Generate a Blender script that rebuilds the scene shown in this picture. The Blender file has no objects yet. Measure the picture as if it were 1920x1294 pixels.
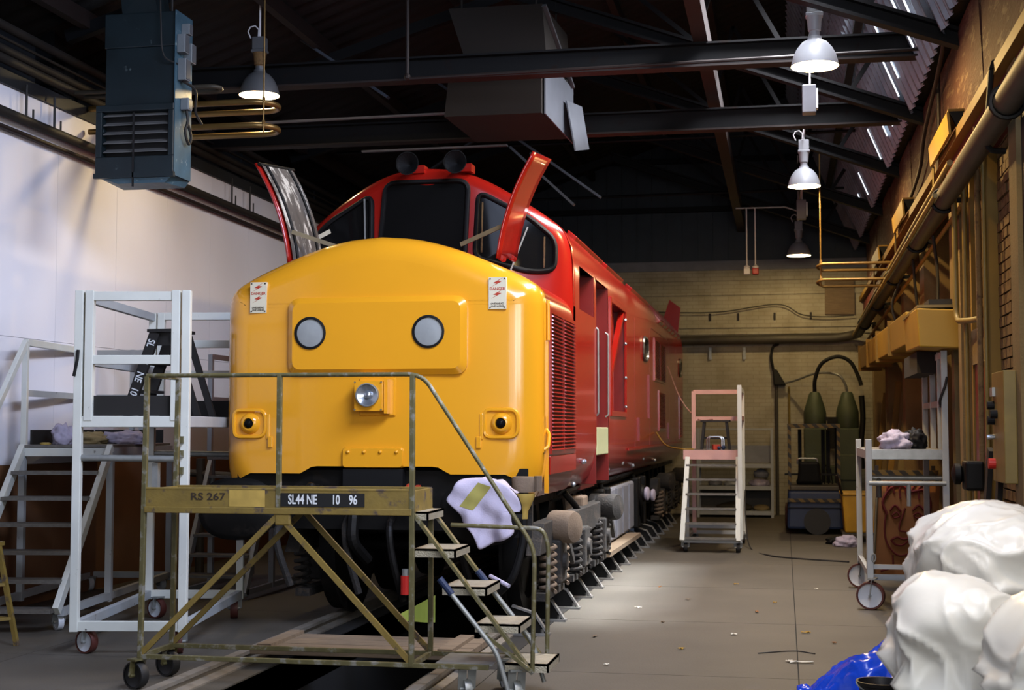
import bpy, bmesh, math, random
from mathutils import Vector, Matrix, noise

SC = bpy.context.scene
COL = SC.collection
PI = math.pi
rnd = random.Random(11)

# ------------------------------------------------------------------ camera, world, lights, exposure
CAM_H = 1.6
PITCH, YAW = 0.05978, 0.19049           # looks up a little and left of the track axis (+Y)
cam_data = bpy.data.cameras.new('camera')
cam = bpy.data.objects.new('camera', cam_data)
COL.objects.link(cam)
fwd = Vector((-math.sin(YAW) * math.cos(PITCH), math.cos(YAW) * math.cos(PITCH), math.sin(PITCH)))
rgt = Vector((math.cos(YAW), math.sin(YAW), 0))
upv = rgt.cross(fwd)
cam.matrix_world = Matrix(((rgt.x, upv.x, -fwd.x, 0), (rgt.y, upv.y, -fwd.y, 0), (rgt.z, upv.z, -fwd.z, CAM_H), (0, 0, 0, 1)))
cam_data.sensor_fit = 'HORIZONTAL'
cam_data.sensor_width = 36.0
cam_data.lens = 49.5
cam_data.dof.use_dof = True
cam_data.dof.focus_distance = 11.3
cam_data.dof.aperture_fstop = 3.5
cam_data.clip_end = 200
SC.camera = cam

vs = SC.view_settings
vs.view_transform = 'Standard'
vs.look = 'None'
vs.gamma = 1.0
vs.use_curve_mapping = False
vs.exposure = -0.35

world = bpy.data.worlds.new('overcast_daylight')
SC.world = world
world.use_nodes = True
bgn = world.node_tree.nodes['Background']
bgn.inputs[0].default_value = (0.60, 0.70, 1.0, 1)
bgn.inputs[1].default_value = 0.05


def area(name, loc, target, sx, sy, power, col, spread=180):
    d = bpy.data.lights.new(name, 'AREA')
    d.shape = 'RECTANGLE'
    d.size, d.size_y = sx, sy
    d.energy = power
    d.color = col
    d.spread = math.radians(spread)
    o = bpy.data.objects.new(name, d)
    o.location = loc
    q = (Vector(target) - Vector(loc)).to_track_quat('-Z', 'Y')
    o.rotation_euler = q.to_euler()
    COL.objects.link(o)
    return o


# daylight through the open shed doors behind the photographer and unseen roof glazing on the right, plus added lamps
area('door_daylight', (0.4, -4.0, 2.9), (-3.4, 11, 1.8), 4.2, 3.8, 75, (0.90, 0.94, 1.0), 100)
area('added_side_light', (1.58, 4.3, 3.0), (-2.6, 11.5, 1.6), 4.4, 1.8, 175, (0.95, 0.96, 1.0), 150)  # lamp added out of view for side light from the right
area('roof_glazing_near', (0.60, 6.3, 6.2), (-3.8, 9.4, 1.4), 4.6, 1.4, 470, (0.62, 0.72, 1.0), 120)
area('added_flank_light', (0.50, 14.6, 6.40), (-2.2, 14.8, 1.4), 7.0, 0.7, 700, (0.95, 0.94, 1.0), 110)  # unseen lamp added under the sheeted slope to light the locomotive flank
area('added_floor_strip_light', (0.62, 14.2, 6.6), (-1.62, 14.2, 0.0), 5.0, 0.12, 130, (0.88, 0.93, 1.0), 14)  # narrow unseen lamp added for the bright strip along the rail chairs


# ------------------------------------------------------------------ mesh helpers
class MB:
    def __init__(self):
        self.v, self.f, self.m, self.cur = [], [], [], 0

    def add(self, vs_, fs_):
        b = len(self.v)
        self.v.extend(Vector(p) for p in vs_)
        self.f.extend(tuple(b + i for i in q) for q in fs_)
        self.m.extend([self.cur] * len(fs_))
        return self

    def hexa(self, p):
        return self.add(p, [(0, 3, 2, 1), (4, 5, 6, 7), (0, 1, 5, 4), (1, 2, 6, 5), (2, 3, 7, 6), (3, 0, 4, 7)])

    def box(self, x0, x1, y0, y1, z0, z1):
        return self.hexa([(x0, y0, z0), (x1, y0, z0), (x1, y1, z0), (x0, y1, z0), (x0, y0, z1), (x1, y0, z1), (x1, y1, z1), (x0, y1, z1)])

    def cbox(self, c, s, rx=0, ry=0, rz=0):
        R = Matrix.Rotation(rz, 3, 'Z') @ Matrix.Rotation(ry, 3, 'Y') @ Matrix.Rotation(rx, 3, 'X')
        c = Vector(c)
        h = [Vector((sx * s[0] / 2, sy * s[1] / 2, sz * s[2] / 2)) for sz in (-1, 1) for sx, sy in ((-1, -1), (1, -1), (1, 1), (-1, 1))]
        return self.hexa([c + R @ q for q in h])

    def bar(self, a, b, w, h=None, up=(0, 0, 1)):
        a, b = Vector(a), Vector(b)
        h = w if h is None else h
        t = (b - a).normalized()
        u = Vector(up)
        if abs(t.dot(u)) > 0.98:
            u = Vector((0, 1, 0)) if abs(t.y) < 0.9 else Vector((1, 0, 0))
        s = t.cross(u).normalized()
        u = s.cross(t).normalized()
        q = [(-1, -1), (1, -1), (1, 1), (-1, 1)]
        return self.hexa([a + s * w / 2 * i + u * h / 2 * j for i, j in q] + [b + s * w / 2 * i + u * h / 2 * j for i, j in q])

    def tube(self, pts, r, n=8, closed=False):
        pts = [Vector(p) for p in pts]
        N = len(pts)
        rr = r if isinstance(r, (list, tuple)) else [r] * N
        nrm = None
        rings = []
        for i, p in enumerate(pts):
            if closed:
                t = pts[(i + 1) % N] - pts[i - 1]
            else:
                t = pts[min(i + 1, N - 1)] - pts[max(i - 1, 0)]
            t.normalize()
            if nrm is None:
                nrm = t.orthogonal().normalized()
            nrm = (nrm - t * nrm.dot(t)).normalized()
            b = t.cross(nrm)
            rings.append([p + (nrm * math.cos(2 * PI * k / n) + b * math.sin(2 * PI * k / n)) * rr[i] for k in range(n)])
        vv = [q for ring in rings for q in ring]
        ff = []
        for i in range(N if closed else N - 1):
            j = (i + 1) % N
            for k in range(n):
                ff.append((i * n + k, i * n + (k + 1) % n, j * n + (k + 1) % n, j * n + k))
        if not closed:
            ff.append(tuple(range(n - 1, -1, -1)))
            ff.append(tuple((N - 1) * n + k for k in range(n)))
        return self.add(vv, ff)

    def cyl(self, a, b, r0, r1=None, n=16):
        r1 = r0 if r1 is None else r1
        return self.tube([a, b], [r0, r1], n)

    def lathe(self, prof, o, axis=(0, 0, 1), n=24, cap=True):
        o, ax = Vector(o), Vector(axis).normalized()
        e = ax.orthogonal().normalized()
        g = ax.cross(e)
        vv, ff = [], []
        for r, h in prof:
            for k in range(n):
                a = 2 * PI * k / n
                vv.append(o + ax * h + (e * math.cos(a) + g * math.sin(a)) * max(r, 1e-5))
        for i in range(len(prof) - 1):
            for k in range(n):
                ff.append((i * n + k, i * n + (k + 1) % n, (i + 1) * n + (k + 1) % n, (i + 1) * n + k))
        if cap:
            if prof[0][0] > 1e-4:
                ff.append(tuple(range(n - 1, -1, -1)))
            if prof[-1][0] > 1e-4:
                ff.append(tuple((len(prof) - 1) * n + k for k in range(n)))
        return self.add(vv, ff)

    def prism(self, poly, vec):
        n = len(poly)
        vec = Vector(vec)
        p = [Vector(q) for q in poly]
        nr = Vector((0, 0, 0))
        for i in range(n):
            nr += (p[i] - p[0]).cross(p[(i + 1) % n] - p[0])
        if nr.dot(vec) > 0:
            p.reverse()
        return self.add(p + [q + vec for q in p], [tuple(range(n)), tuple(range(2 * n - 1, n - 1, -1))] + [(i, i + n, (i + 1) % n + n, (i + 1) % n) for i in range(n)])

    def grid(self, fn, nu, nv, keep=None):
        vv = [fn(i / nu, j / nv) for j in range(nv + 1) for i in range(nu + 1)]
        ff = []
        for j in range(nv):
            for i in range(nu):
                if keep is None or keep(i, j):
                    a = j * (nu + 1) + i
                    ff.append((a, a + 1, a + nu + 2, a + nu + 1))
        return self.add(vv, ff)

    def ball(self, c, r, n=12, sq=(1, 1, 1)):
        c = Vector(c)
        vv, ff = [c + Vector((0, 0, -r * sq[2]))], []
        m = n // 2
        for j in range(1, m):
            ph = -PI / 2 + PI * j / m
            for k in range(n):
                a = 2 * PI * k / n
                vv.append(c + Vector((r * sq[0] * math.cos(ph) * math.cos(a), r * sq[1] * math.cos(ph) * math.sin(a), r * sq[2] * math.sin(ph))))
        vv.append(c + Vector((0, 0, r * sq[2])))
        for k in range(n):
            ff.append((0, 1 + (k + 1) % n, 1 + k))
            for j in range(m - 2):
                ff.append((1 + j * n + k, 1 + j * n + (k + 1) % n, 1 + (j + 1) * n + (k + 1) % n, 1 + (j + 1) * n + k))
            ff.append((1 + (m - 2) * n + k, 1 + (m - 2) * n + (k + 1) % n, len(vv) - 1))
        return self.add(vv, ff)

    def bounds(self):
        lo = Vector((min(p.x for p in self.v), min(p.y for p in self.v), min(p.z for p in self.v)))
        hi = Vector((max(p.x for p in self.v), max(p.y for p in self.v), max(p.z for p in self.v)))
        return lo, hi

    def build(self, name, mat, parent=None, loc=None, smooth=None, bevel=0.0, solid=0.0, fix=False, kind=None, label=None):
        if parent is not None:
            o0 = Vector((0, 0, 0))
            q = parent
            while q is not None:
                o0 += q.location
                q = q.parent
            base = Vector((0, 0, 0))
        elif loc is None:
            lo, hi = self.bounds()
            o0 = Vector(((lo.x + hi.x) / 2, (lo.y + hi.y) / 2, lo.z))
            base = o0
        else:
            o0 = Vector(loc)
            base = o0
        me = bpy.data.meshes.new(name)
        me.from_pydata([p - o0 for p in self.v], [], self.f)
        mats = mat if isinstance(mat, (list, tuple)) else [mat]
        for x in mats:
            me.materials.append(x)
        if len(mats) > 1:
            me.polygons.foreach_set('material_index', self.m)
        if fix:
            bm = bmesh.new()
            bm.from_mesh(me)
            bmesh.ops.remove_doubles(bm, verts=bm.verts, dist=1e-5)
            bmesh.ops.recalc_face_normals(bm, faces=bm.faces)
            bm.to_mesh(me)
            bm.free()
        me.update()
        if smooth:
            me.polygons.foreach_set('use_smooth', [True] * len(me.polygons))
            me.set_sharp_from_angle(angle=math.radians(smooth))
        ob = bpy.data.objects.new(name, me)
        ob.location = base
        if parent is not None:
            ob.parent = parent
        if solid:
            md = ob.modifiers.new('thickness', 'SOLIDIFY')
            md.thickness = abs(solid)
            md.offset = -1 if solid > 0 else 1
        if bevel:
            md = ob.modifiers.new('edge', 'BEVEL')
            md.width = bevel
            md.segments = 2
            md.limit_method = 'ANGLE'
            md.angle_limit = math.radians(40)
        COL.objects.link(ob)
        if kind:
            ob['kind'] = kind
        if label:
            ob['label'] = label
        return ob


def tag(o, label, cat, group=None, kind=None):
    o['label'] = label
    o['category'] = cat
    if group:
        o['group'] = group
    if kind:
        o['kind'] = kind
    return o


def thing(name, label, cat, loc=(0, 0, 0), group=None):
    o = bpy.data.objects.new(name, None)
    o.empty_display_size = 0.2
    o.location = loc
    COL.objects.link(o)
    return tag(o, label, cat, group)


def setting(name, loc=(0, 0, 0)):
    o = bpy.data.objects.new(name, None)
    o.location = loc
    COL.objects.link(o)
    o['kind'] = 'structure'
    return o


def dup(root, delta, label=None, group=None):
    r = root.copy()
    COL.objects.link(r)
    r.location = Vector(root.location) + Vector(delta)
    if label:
        r['label'] = label
    if group:
        r['group'] = group
    for ch in list(root.children):
        c = ch.copy()
        COL.objects.link(c)
        c.parent = r
        for g in list(ch.children):
            d = g.copy()
            COL.objects.link(d)
            d.parent = c
    return r


def inst(src, name, parent, loc, rot=(0, 0, 0), scale=None):
    """another piece that shares the mesh of src"""
    o = bpy.data.objects.new(name, src.data)
    o.location = loc
    o.rotation_euler = rot
    if scale:
        o.scale = scale
    o.parent = parent
    COL.objects.link(o)
    return o


def fillet(pts, r, k=5):
    pts = [Vector(p) for p in pts]
    out = [pts[0]]
    for i in range(1, len(pts) - 1):
        a, b, c = pts[i - 1], pts[i], pts[i + 1]
        u, w = (a - b), (c - b)
        d = min(r, u.length * 0.48, w.length * 0.48)
        p0, p2 = b + u.normalized() * d, b + w.normalized() * d
        for j in range(k + 1):
            t = j / k
            out.append(p0 * (1 - t) ** 2 + b * 2 * t * (1 - t) + p2 * t * t)
    out.append(pts[-1])
    return out


def spline(pts, k=6, closed=False):
    pts = [Vector(p) for p in pts]
    n = len(pts)
    out = []
    rng = n if closed else n - 1
    for i in range(rng):
        if closed:
            p0, p1, p2, p3 = pts[i - 1], pts[i], pts[(i + 1) % n], pts[(i + 2) % n]
        else:
            p1, p2 = pts[i], pts[i + 1]
            p0 = pts[i - 1] if i else p1 * 2 - p2
            p3 = pts[i + 2] if i + 2 < n else p2 * 2 - p1
        for j in range(k):
            t = j / k
            out.append(0.5 * ((2 * p1) + (p2 - p0) * t + (2 * p0 - 5 * p1 + 4 * p2 - p3) * t * t + (3 * p1 - p0 - 3 * p2 + p3) * t ** 3))
    if not closed:
        out.append(pts[-1])
    return out


def text_part(s, size, loc, rot, mat, parent, name='lettering', sx=1.0, thick=0.0008):
    cu = bpy.data.curves.new('lettering_outline', 'FONT')
    cu.body = s
    cu.size = size
    cu.extrude = thick
    cu.offset = size * 0.018
    cu.align_x, cu.align_y = 'CENTER', 'CENTER'
    cu.resolution_u = 3
    tmp = bpy.data.objects.new('lettering_outline', cu)
    COL.objects.link(tmp)
    dg = bpy.context.evaluated_depsgraph_get()
    me = bpy.data.meshes.new_from_object(tmp.evaluated_get(dg))
    bpy.data.objects.remove(tmp)
    M = Matrix.Translation(Vector(loc)) @ rot.to_4x4() @ Matrix.Diagonal((sx, 1, 1, 1))
    o0 = Vector((0, 0, 0))
    q = parent
    while q is not None:
        o0 += q.location
        q = q.parent
    me.transform(Matrix.Translation(-o0) @ M)
    me.materials.clear()
    me.materials.append(mat)
    ob = bpy.data.objects.new(name, me)
    ob.parent = parent
    COL.objects.link(ob)
    return ob


FACE_FRONT = Matrix.Rotation(PI / 2, 3, 'X')      # letters that face -Y (towards the camera)


# ------------------------------------------------------------------ materials
def srgb(h):
    h = h.lstrip('#')
    c = [int(h[i:i + 2], 16) / 255 for i in (0, 2, 4)]
    return tuple(((x + 0.055) / 1.055) ** 2.4 if x > 0.04045 else x / 12.92 for x in c)


def mat(name, col, rough=0.5, metal=0.0, var=0.12, scale=5.0, bump=0.0, bscale=60.0, wear=None, wthr=0.62, wscale=8.0, coat=0.0,
        emit=None, estr=0.0, stretch=(1, 1, 1), spec=None, wrough=0.8):
    m = bpy.data.materials.new(name)
    m.use_nodes = True
    nt = m.node_tree
    N, L = nt.nodes, nt.links
    b = N['Principled BSDF']
    c = srgb(col) if isinstance(col, str) else col
    b.inputs['Roughness'].default_value = rough
    b.inputs['Metallic'].default_value = metal
    b.inputs['Base Color'].default_value = (*c, 1)
    if spec is not None:
        b.inputs['Specular IOR Level'].default_value = spec
    if coat:
        b.inputs['Coat Weight'].default_value = coat
        b.inputs['Coat Roughness'].default_value = 0.08
    if emit:
        b.inputs['Emission Color'].default_value = (*emit, 1)
        b.inputs['Emission Strength'].default_value = estr
    if var or wear or bump:
        tc = N.new('ShaderNodeTexCoord')
        mp = N.new('ShaderNodeMapping')
        mp.inputs['Scale'].default_value = stretch
        L.new(tc.outputs['Object'], mp.inputs['Vector'])
    if var:
        n1 = N.new('ShaderNodeTexNoise')
        n1.inputs['Scale'].default_value = scale
        n1.inputs['Detail'].default_value = 5
        L.new(mp.outputs[0], n1.inputs['Vector'])
        mx = N.new('ShaderNodeMix')
        mx.data_type = 'RGBA'
        mx.inputs[6].default_value = tuple(max(0, x * (1 - 2 * var)) for x in c) + (1,)
        mx.inputs[7].default_value = tuple(min(1, x * (1 + 2 * var)) for x in c) + (1,)
        L.new(n1.outputs['Fac'], mx.inputs[0])
        last = mx.outputs[2]
    else:
        last = None
    if wear:
        n2 = N.new('ShaderNodeTexNoise')
        n2.inputs['Scale'].default_value = wscale
        n2.inputs['Detail'].default_value = 8
        n2.inputs['Roughness'].default_value = 0.65
        L.new(mp.outputs[0], n2.inputs['Vector'])
        rp = N.new('ShaderNodeValToRGB')
        rp.color_ramp.elements[0].position = wthr - 0.04
        rp.color_ramp.elements[1].position = wthr + 0.04
        L.new(n2.outputs['Fac'], rp.inputs['Fac'])
        m2 = N.new('ShaderNodeMix')
        m2.data_type = 'RGBA'
        L.new(rp.outputs['Color'], m2.inputs[0])
        if last is not None:
            L.new(last, m2.inputs[6])
        else:
            m2.inputs[6].default_value = (*c, 1)
        w = srgb(wear) if isinstance(wear, str) else wear
        m2.inputs[7].default_value = (*w, 1)
        last = m2.outputs[2]
        mr = N.new('ShaderNodeMapRange')
        mr.inputs['To Min'].default_value = rough
        mr.inputs['To Max'].default_value = wrough
        L.new(rp.outputs['Color'], mr.inputs['Value'])
        L.new(mr.outputs[0], b.inputs['Roughness'])
    if last is not None:
        L.new(last, b.inputs['Base Color'])
    if bump:
        n3 = N.new('ShaderNodeTexNoise')
        n3.inputs['Scale'].default_value = bscale
        n3.inputs['Detail'].default_value = 6
        L.new(mp.outputs[0], n3.inputs['Vector'])
        bp = N.new('ShaderNodeBump')
        bp.inputs['Strength'].default_value = bump
        bp.inputs['Distance'].default_value = 0.02
        L.new(n3.outputs['Fac'], bp.inputs['Height'])
        L.new(bp.outputs[0], b.inputs['Normal'])
    return m


def brick_mat(name, c1, c2, mortar, bw=0.225, bh=0.075, bump=0.5, rough=0.85, axis='XZ', stain=None):
    """painted brickwork too far off to tell the bricks apart"""
    m = mat(name, c1, rough, var=0)
    nt = m.node_tree
    N, L = nt.nodes, nt.links
    b = N['Principled BSDF']
    tc = N.new('ShaderNodeTexCoord')
    sp = N.new('ShaderNodeSeparateXYZ')
    cb = N.new('ShaderNodeCombineXYZ')
    L.new(tc.outputs['Object'], sp.inputs[0])
    L.new(sp.outputs[axis[0]], cb.inputs[0])
    L.new(sp.outputs[axis[1]], cb.inputs[1])
    br = N.new('ShaderNodeTexBrick')
    br.inputs['Scale'].default_value = 1.0
    br.inputs['Brick Width'].default_value = bw
    br.inputs['Row Height'].default_value = bh
    br.inputs['Mortar Size'].default_value = 0.006
    br.inputs['Color1'].default_value = (*srgb(c1), 1)
    br.inputs['Color2'].default_value = (*srgb(c2), 1)
    br.inputs['Mortar'].default_value = (*srgb(mortar), 1)
    L.new(cb.outputs[0], br.inputs['Vector'])
    nz = N.new('ShaderNodeTexNoise')
    nz.inputs['Scale'].default_value = 2.2
    nz.inputs['Detail'].default_value = 7
    L.new(tc.outputs['Object'], nz.inputs['Vector'])
    mx = N.new('ShaderNodeMix')
    mx.data_type = 'RGBA'
    mx.blend_type = 'MULTIPLY'
    mx.inputs[0].default_value = 0.6
    rp = N.new('ShaderNodeValToRGB')
    rp.color_ramp.elements[0].position = 0.3
    rp.color_ramp.elements[0].color = (0.55, 0.52, 0.45, 1)
    rp.color_ramp.elements[1].position = 0.6
    L.new(nz.outputs['Fac'], rp.inputs[0])
    L.new(br.outputs['Color'], mx.inputs[6])
    L.new(rp.outputs[0], mx.inputs[7])
    L.new(mx.outputs[2], b.inputs['Base Color'])
    bp = N.new('ShaderNodeBump')
    bp.inputs['Strength'].default_value = bump
    bp.inputs['Distance'].default_value = 0.01
    bp.invert = True
    L.new(br.outputs['Fac'], bp.inputs['Height'])
    L.new(bp.outputs[0], b.inputs['Normal'])
    return m


M = {}
M['yellow'] = mat('gloss_yellow_paint', (0.74, 0.325, 0.014), 0.22, var=0.03, scale=1.5, bump=0.02, bscale=6, coat=0.5)
M['red'] = mat('gloss_red_paint', (0.28, 0.009, 0.005), 0.2, var=0.04, scale=1.2, bump=0.015, bscale=4, coat=0.25)
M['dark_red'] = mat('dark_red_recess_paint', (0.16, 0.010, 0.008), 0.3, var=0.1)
M['black'] = mat('black_iron', '#0a0908', 0.55, var=0.3, wear='#17130f', wthr=0.6, wscale=6, spec=0.2)
M['soot'] = mat('dusty_bogie_iron', '#1c1916', 0.8, var=0.3, wear='#3a3128', wthr=0.58, wscale=9, bump=0.3)
M['dust'] = mat('brown_dusty_casting', '#6a5a4a', 0.85, var=0.2, bump=0.2)
M['glass'] = mat('dark_cab_glass', (0.006, 0.006, 0.006), 0.08, var=0, spec=0.04)
M['rubber'] = mat('black_rubber', '#080809', 0.65, var=0.1, spec=0.25)
M['lens'] = mat('ground_glass_lens', '#8e9190', 0.4, var=0.08, scale=20)
M['chrome'] = mat('bright_metal', '#aeb4bc', 0.22, metal=0.8, var=0)
M['steel'] = mat('bare_steel', '#8b8a86', 0.35, metal=0.9, var=0.15, scale=12)
M['galv'] = mat('dull_grey_tube', '#8d8f8c', 0.45, metal=0.5, var=0.15, scale=14)
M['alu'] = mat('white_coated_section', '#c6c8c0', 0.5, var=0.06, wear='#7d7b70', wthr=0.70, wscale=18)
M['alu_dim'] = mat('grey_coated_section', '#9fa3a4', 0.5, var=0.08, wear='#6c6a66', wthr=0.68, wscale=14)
M['yworn'] = mat('worn_mustard_paint', (0.17, 0.115, 0.022), 0.6, var=0.2, scale=9, wear='#4a3d33', wthr=0.60, wscale=10, bump=0.1)
M['ysteel'] = mat('worn_yellow_grey_tube', '#5c5636', 0.5, metal=0.2, var=0.25, scale=14, wear='#7d7b72', wthr=0.57, wscale=14, wrough=0.45)
M['ypatch'] = mat('fresh_yellow_patch', (0.40, 0.27, 0.06), 0.6, var=0.2, scale=10)
M['black_plate'] = mat('black_sign_plate', '#0c0c0c', 0.6, var=0.1)
M['white_ink'] = mat('white_stencil_paint', '#cfd3d6', 0.7, var=0.1)
M['black_ink'] = mat('dark_stencil_paint', '#2a1e12', 0.8, var=0.1)
M['sign_white'] = mat('pale_enamel_plate', '#cfc7ae', 0.4, var=0.04)
M['sign_red'] = mat('red_enamel', '#a8321c', 0.5, var=0.04)
M['white_wall'] = mat('white_painted_board', '#d6d6de', 0.75, var=0.03, scale=1.2, bump=0.05, bscale=30)
M['dado'] = mat('brown_dado_with_shade', '#6b4a30', 0.6, var=0.2, scale=2.0, bump=0.05)  # dado brown, with the shade low on the wall put into it
M['dark_clad'] = mat('dark_cladding', '#12161a', 0.6, var=0.25, scale=2)
M['clad_back'] = mat('blue_grey_sheet', '#232c33', 0.5, metal=0.2, var=0.25, scale=3)
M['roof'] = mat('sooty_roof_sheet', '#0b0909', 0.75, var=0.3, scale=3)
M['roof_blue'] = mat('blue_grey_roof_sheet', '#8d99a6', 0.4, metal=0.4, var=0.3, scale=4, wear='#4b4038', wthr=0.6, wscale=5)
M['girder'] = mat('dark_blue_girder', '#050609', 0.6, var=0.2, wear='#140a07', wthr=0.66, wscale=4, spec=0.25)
M['rust'] = mat('brown_red_steel', '#170a06', 0.65, var=0.25, scale=5)
M['orange_board'] = mat('stained_board', '#45271e', 0.85, var=0.25, scale=3, bump=0.8, bscale=45, stretch=(1, 0.25, 1), wear='#64503c', wthr=0.58, wscale=14)
M['cream_board'] = mat('dirty_cream_plaster', '#786542', 0.85, var=0.2, scale=2.5, bump=0.3)
M['red_ochre'] = mat('red_oxide_paint', '#5a1a12', 0.7, var=0.2, scale=3, bump=0.1)
M['ochre'] = mat('ochre_paint', '#7f611c', 0.65, var=0.18, scale=3)
M['pipe'] = mat('dirty_grey_pipe', '#38332a', 0.6, var=0.25, scale=5)
M['pipe_dark'] = mat('sooty_pipe', '#1b1713', 0.65, var=0.25, scale=5)
M['brace'] = mat('dim_blue_brace', '#39424e', 0.6, var=0.2)
M['cond'] = mat('ochre_conduit', '#75632f', 0.5, var=0.2)
M['duct'] = mat('mustard_duct', '#977618', 0.55, var=0.12, scale=2)
M['card'] = mat('brown_cardboard', '#8a5a30', 0.9, var=0.12, scale=4)
M['wood'] = mat('weathered_wood', '#6d5c48', 0.85, var=0.3, scale=6, stretch=(1, 6, 6), bump=0.2)
M['wood_dark'] = mat('dark_painted_wood', '#0f0c0a', 0.7, var=0.2)
M['rag'] = mat('grey_lilac_rag', '#a39cae', 0.9, var=0.15, scale=10)
M['rag_tan'] = mat('tan_rag', '#8a7a55', 0.9, var=0.2, scale=10)
M['cloth'] = mat('pale_lilac_cloth', '#aaa3b6', 0.9, var=0.06, scale=8, bump=0.15, bscale=90)
M['olive'] = mat('olive_stain_cloth', '#8c8443', 0.9, var=0.1)
M['bag'] = mat('white_polythene', '#e4e1d8', 0.27, var=0.05, scale=2.5, bump=0.12, bscale=7)
M['bag_pink'] = mat('pinkish_polythene', '#c79a82', 0.3, var=0.1)
M['blue_sheet'] = mat('blue_polythene', '#1740b8', 0.22, var=0.15, scale=6, bump=0.3, bscale=12)
M['bucket'] = mat('black_bucket_plastic', '#101012', 0.45, var=0.1)
M['heater'] = mat('blue_green_enamel', '#101d22', 0.5, var=0.3, scale=4, wear='#4a5658', wthr=0.70, wscale=9)
M['heater_side'] = mat('worn_light_blue_enamel', '#3a5766', 0.5, var=0.25, scale=5, wear='#9aa6a6', wthr=0.64, wscale=11)
M['heater_dark'] = mat('black_heater_inside', '#08080a', 0.7, var=0.1)
M['louvre'] = mat('grey_louvre', '#6b6a68', 0.6, var=0.15)
M['box_grey'] = mat('grey_switch_box', '#70767a', 0.5, var=0.15)
M['lamp_white'] = mat('white_enamel_shade', '#9da1a8', 0.4, var=0.05)
M['lamp_grey'] = mat('grey_enamel_shade', '#55585c', 0.4, var=0.08)
M['lamp_in'] = mat('bright_reflector_inside', '#f0ead8', 0.5, var=0)
M['bulb'] = mat('glowing_bulb', '#fff2d0', 0.5, var=0, emit=(1.0, 0.80, 0.45), estr=22.0)
M['skyslot'] = mat('glowing_daylight_sheet', '#dfe8f5', 0.5, var=0, emit=(0.85, 0.92, 1.0), estr=2.2)  # glow standing in for daylight at roof gaps and the added window
M['duct_brown'] = mat('brown_hanging_duct', '#17110b', 0.85, var=0.15, scale=3)
M['duct_lit'] = mat('duct_lit_grey_blue', '#555a63', 0.6, var=0.15, scale=3)  # light on the duct's right side put into the colour
M['coil'] = mat('brass_toned_pipe', '#7a6238', 0.35, metal=0.6, var=0.15)
M['pink_alu'] = mat('pinkish_white_section', '#c3978f', 0.5, var=0.1)
M['tread'] = mat('dull_metal_tread', '#6f6c66', 0.5, metal=0.5, var=0.2, scale=20, bump=0.4, bscale=160)
M['tread_yellow'] = mat('chequered_steel_tread', '#a49d8a', 0.45, metal=0.4, var=0.2, scale=20, bump=0.5, bscale=150)
M['wheel_white'] = mat('white_nylon_wheel', '#b9bec4', 0.45, var=0.06)
M['tyre'] = mat('brown_red_tyre', '#4a2018', 0.6, var=0.1)
M['tyre_black'] = mat('black_tyre', '#151515', 0.6, var=0.1)
M['green_m'] = mat('olive_green_machine', '#3c4632', 0.6, var=0.15)
M['fork_blue'] = mat('dark_blue_truck_paint', '#0a1f42', 0.6, var=0.12)
M['bin'] = mat('yellow_plastic_bin', '#b88a1c', 0.5, var=0.12)
M['red_plastic'] = mat('red_plastic', '#b0201a', 0.4, var=0.05)
M['white_plastic'] = mat('white_plastic', '#d8d8dc', 0.4, var=0.03)
M['green_pale'] = mat('pale_green_panel', '#a9ad86', 0.5, var=0.05)
M['tank_grey'] = mat('grey_tank_paint', '#70727a', 0.55, var=0.15, scale=6)
M['orange'] = mat('orange_red_coupling', '#a8341c', 0.5, var=0.15)
M['peel'] = mat('peeling_grey_primer', '#4b4642', 0.8, var=0.3, scale=8, wear='#b8b6b0', wthr=0.56, wscale=9, stretch=(1, 1, 0.35))
M['arm'] = mat('tan_stay_bar', '#6f6347', 0.6, var=0.2)
M['lime'] = mat('lime_plastic', '#b8c85a', 0.5, var=0.1)
M['paper'] = mat('litter_paper', '#c9c2b0', 0.9, var=0.1)
M['leaf'] = mat('dry_yellow_leaf', '#a07c28', 0.9, var=0.2)
M['wire'] = mat('dark_wire', '#1c1a18', 0.7, var=0)
M['pit'] = mat('dark_pit_concrete', '#14120f', 0.9, var=0.2)
M['rail'] = mat('rail_steel', '#8a8378', 0.45, metal=0.5, var=0.2, scale=8)
M['face_red'] = mat('dark_red_crayon', '#5e140c', 0.9, var=0.1)
M['brickA'] = mat('ochre_painted_brick', '#6a5230', 0.85, var=0.2, scale=6, bump=0.4, wear='#4e371f', wthr=0.58, wscale=7)
M['mortar'] = mat('dark_mortar', '#4a3a24', 0.95, var=0.2)
M['brick_back'] = brick_mat('cream_painted_brickwork', '#aaa493', '#a39d8a', '#98917f')
M['brick_side'] = brick_mat('brown_brickwork', '#7d5a34', '#6b4a2a', '#4a3620', axis='YZ')
M['clampm'] = mat('pale_rail_chair_iron', '#6e6c68', 0.6, metal=0.3, var=0.3, scale=10)


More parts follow.
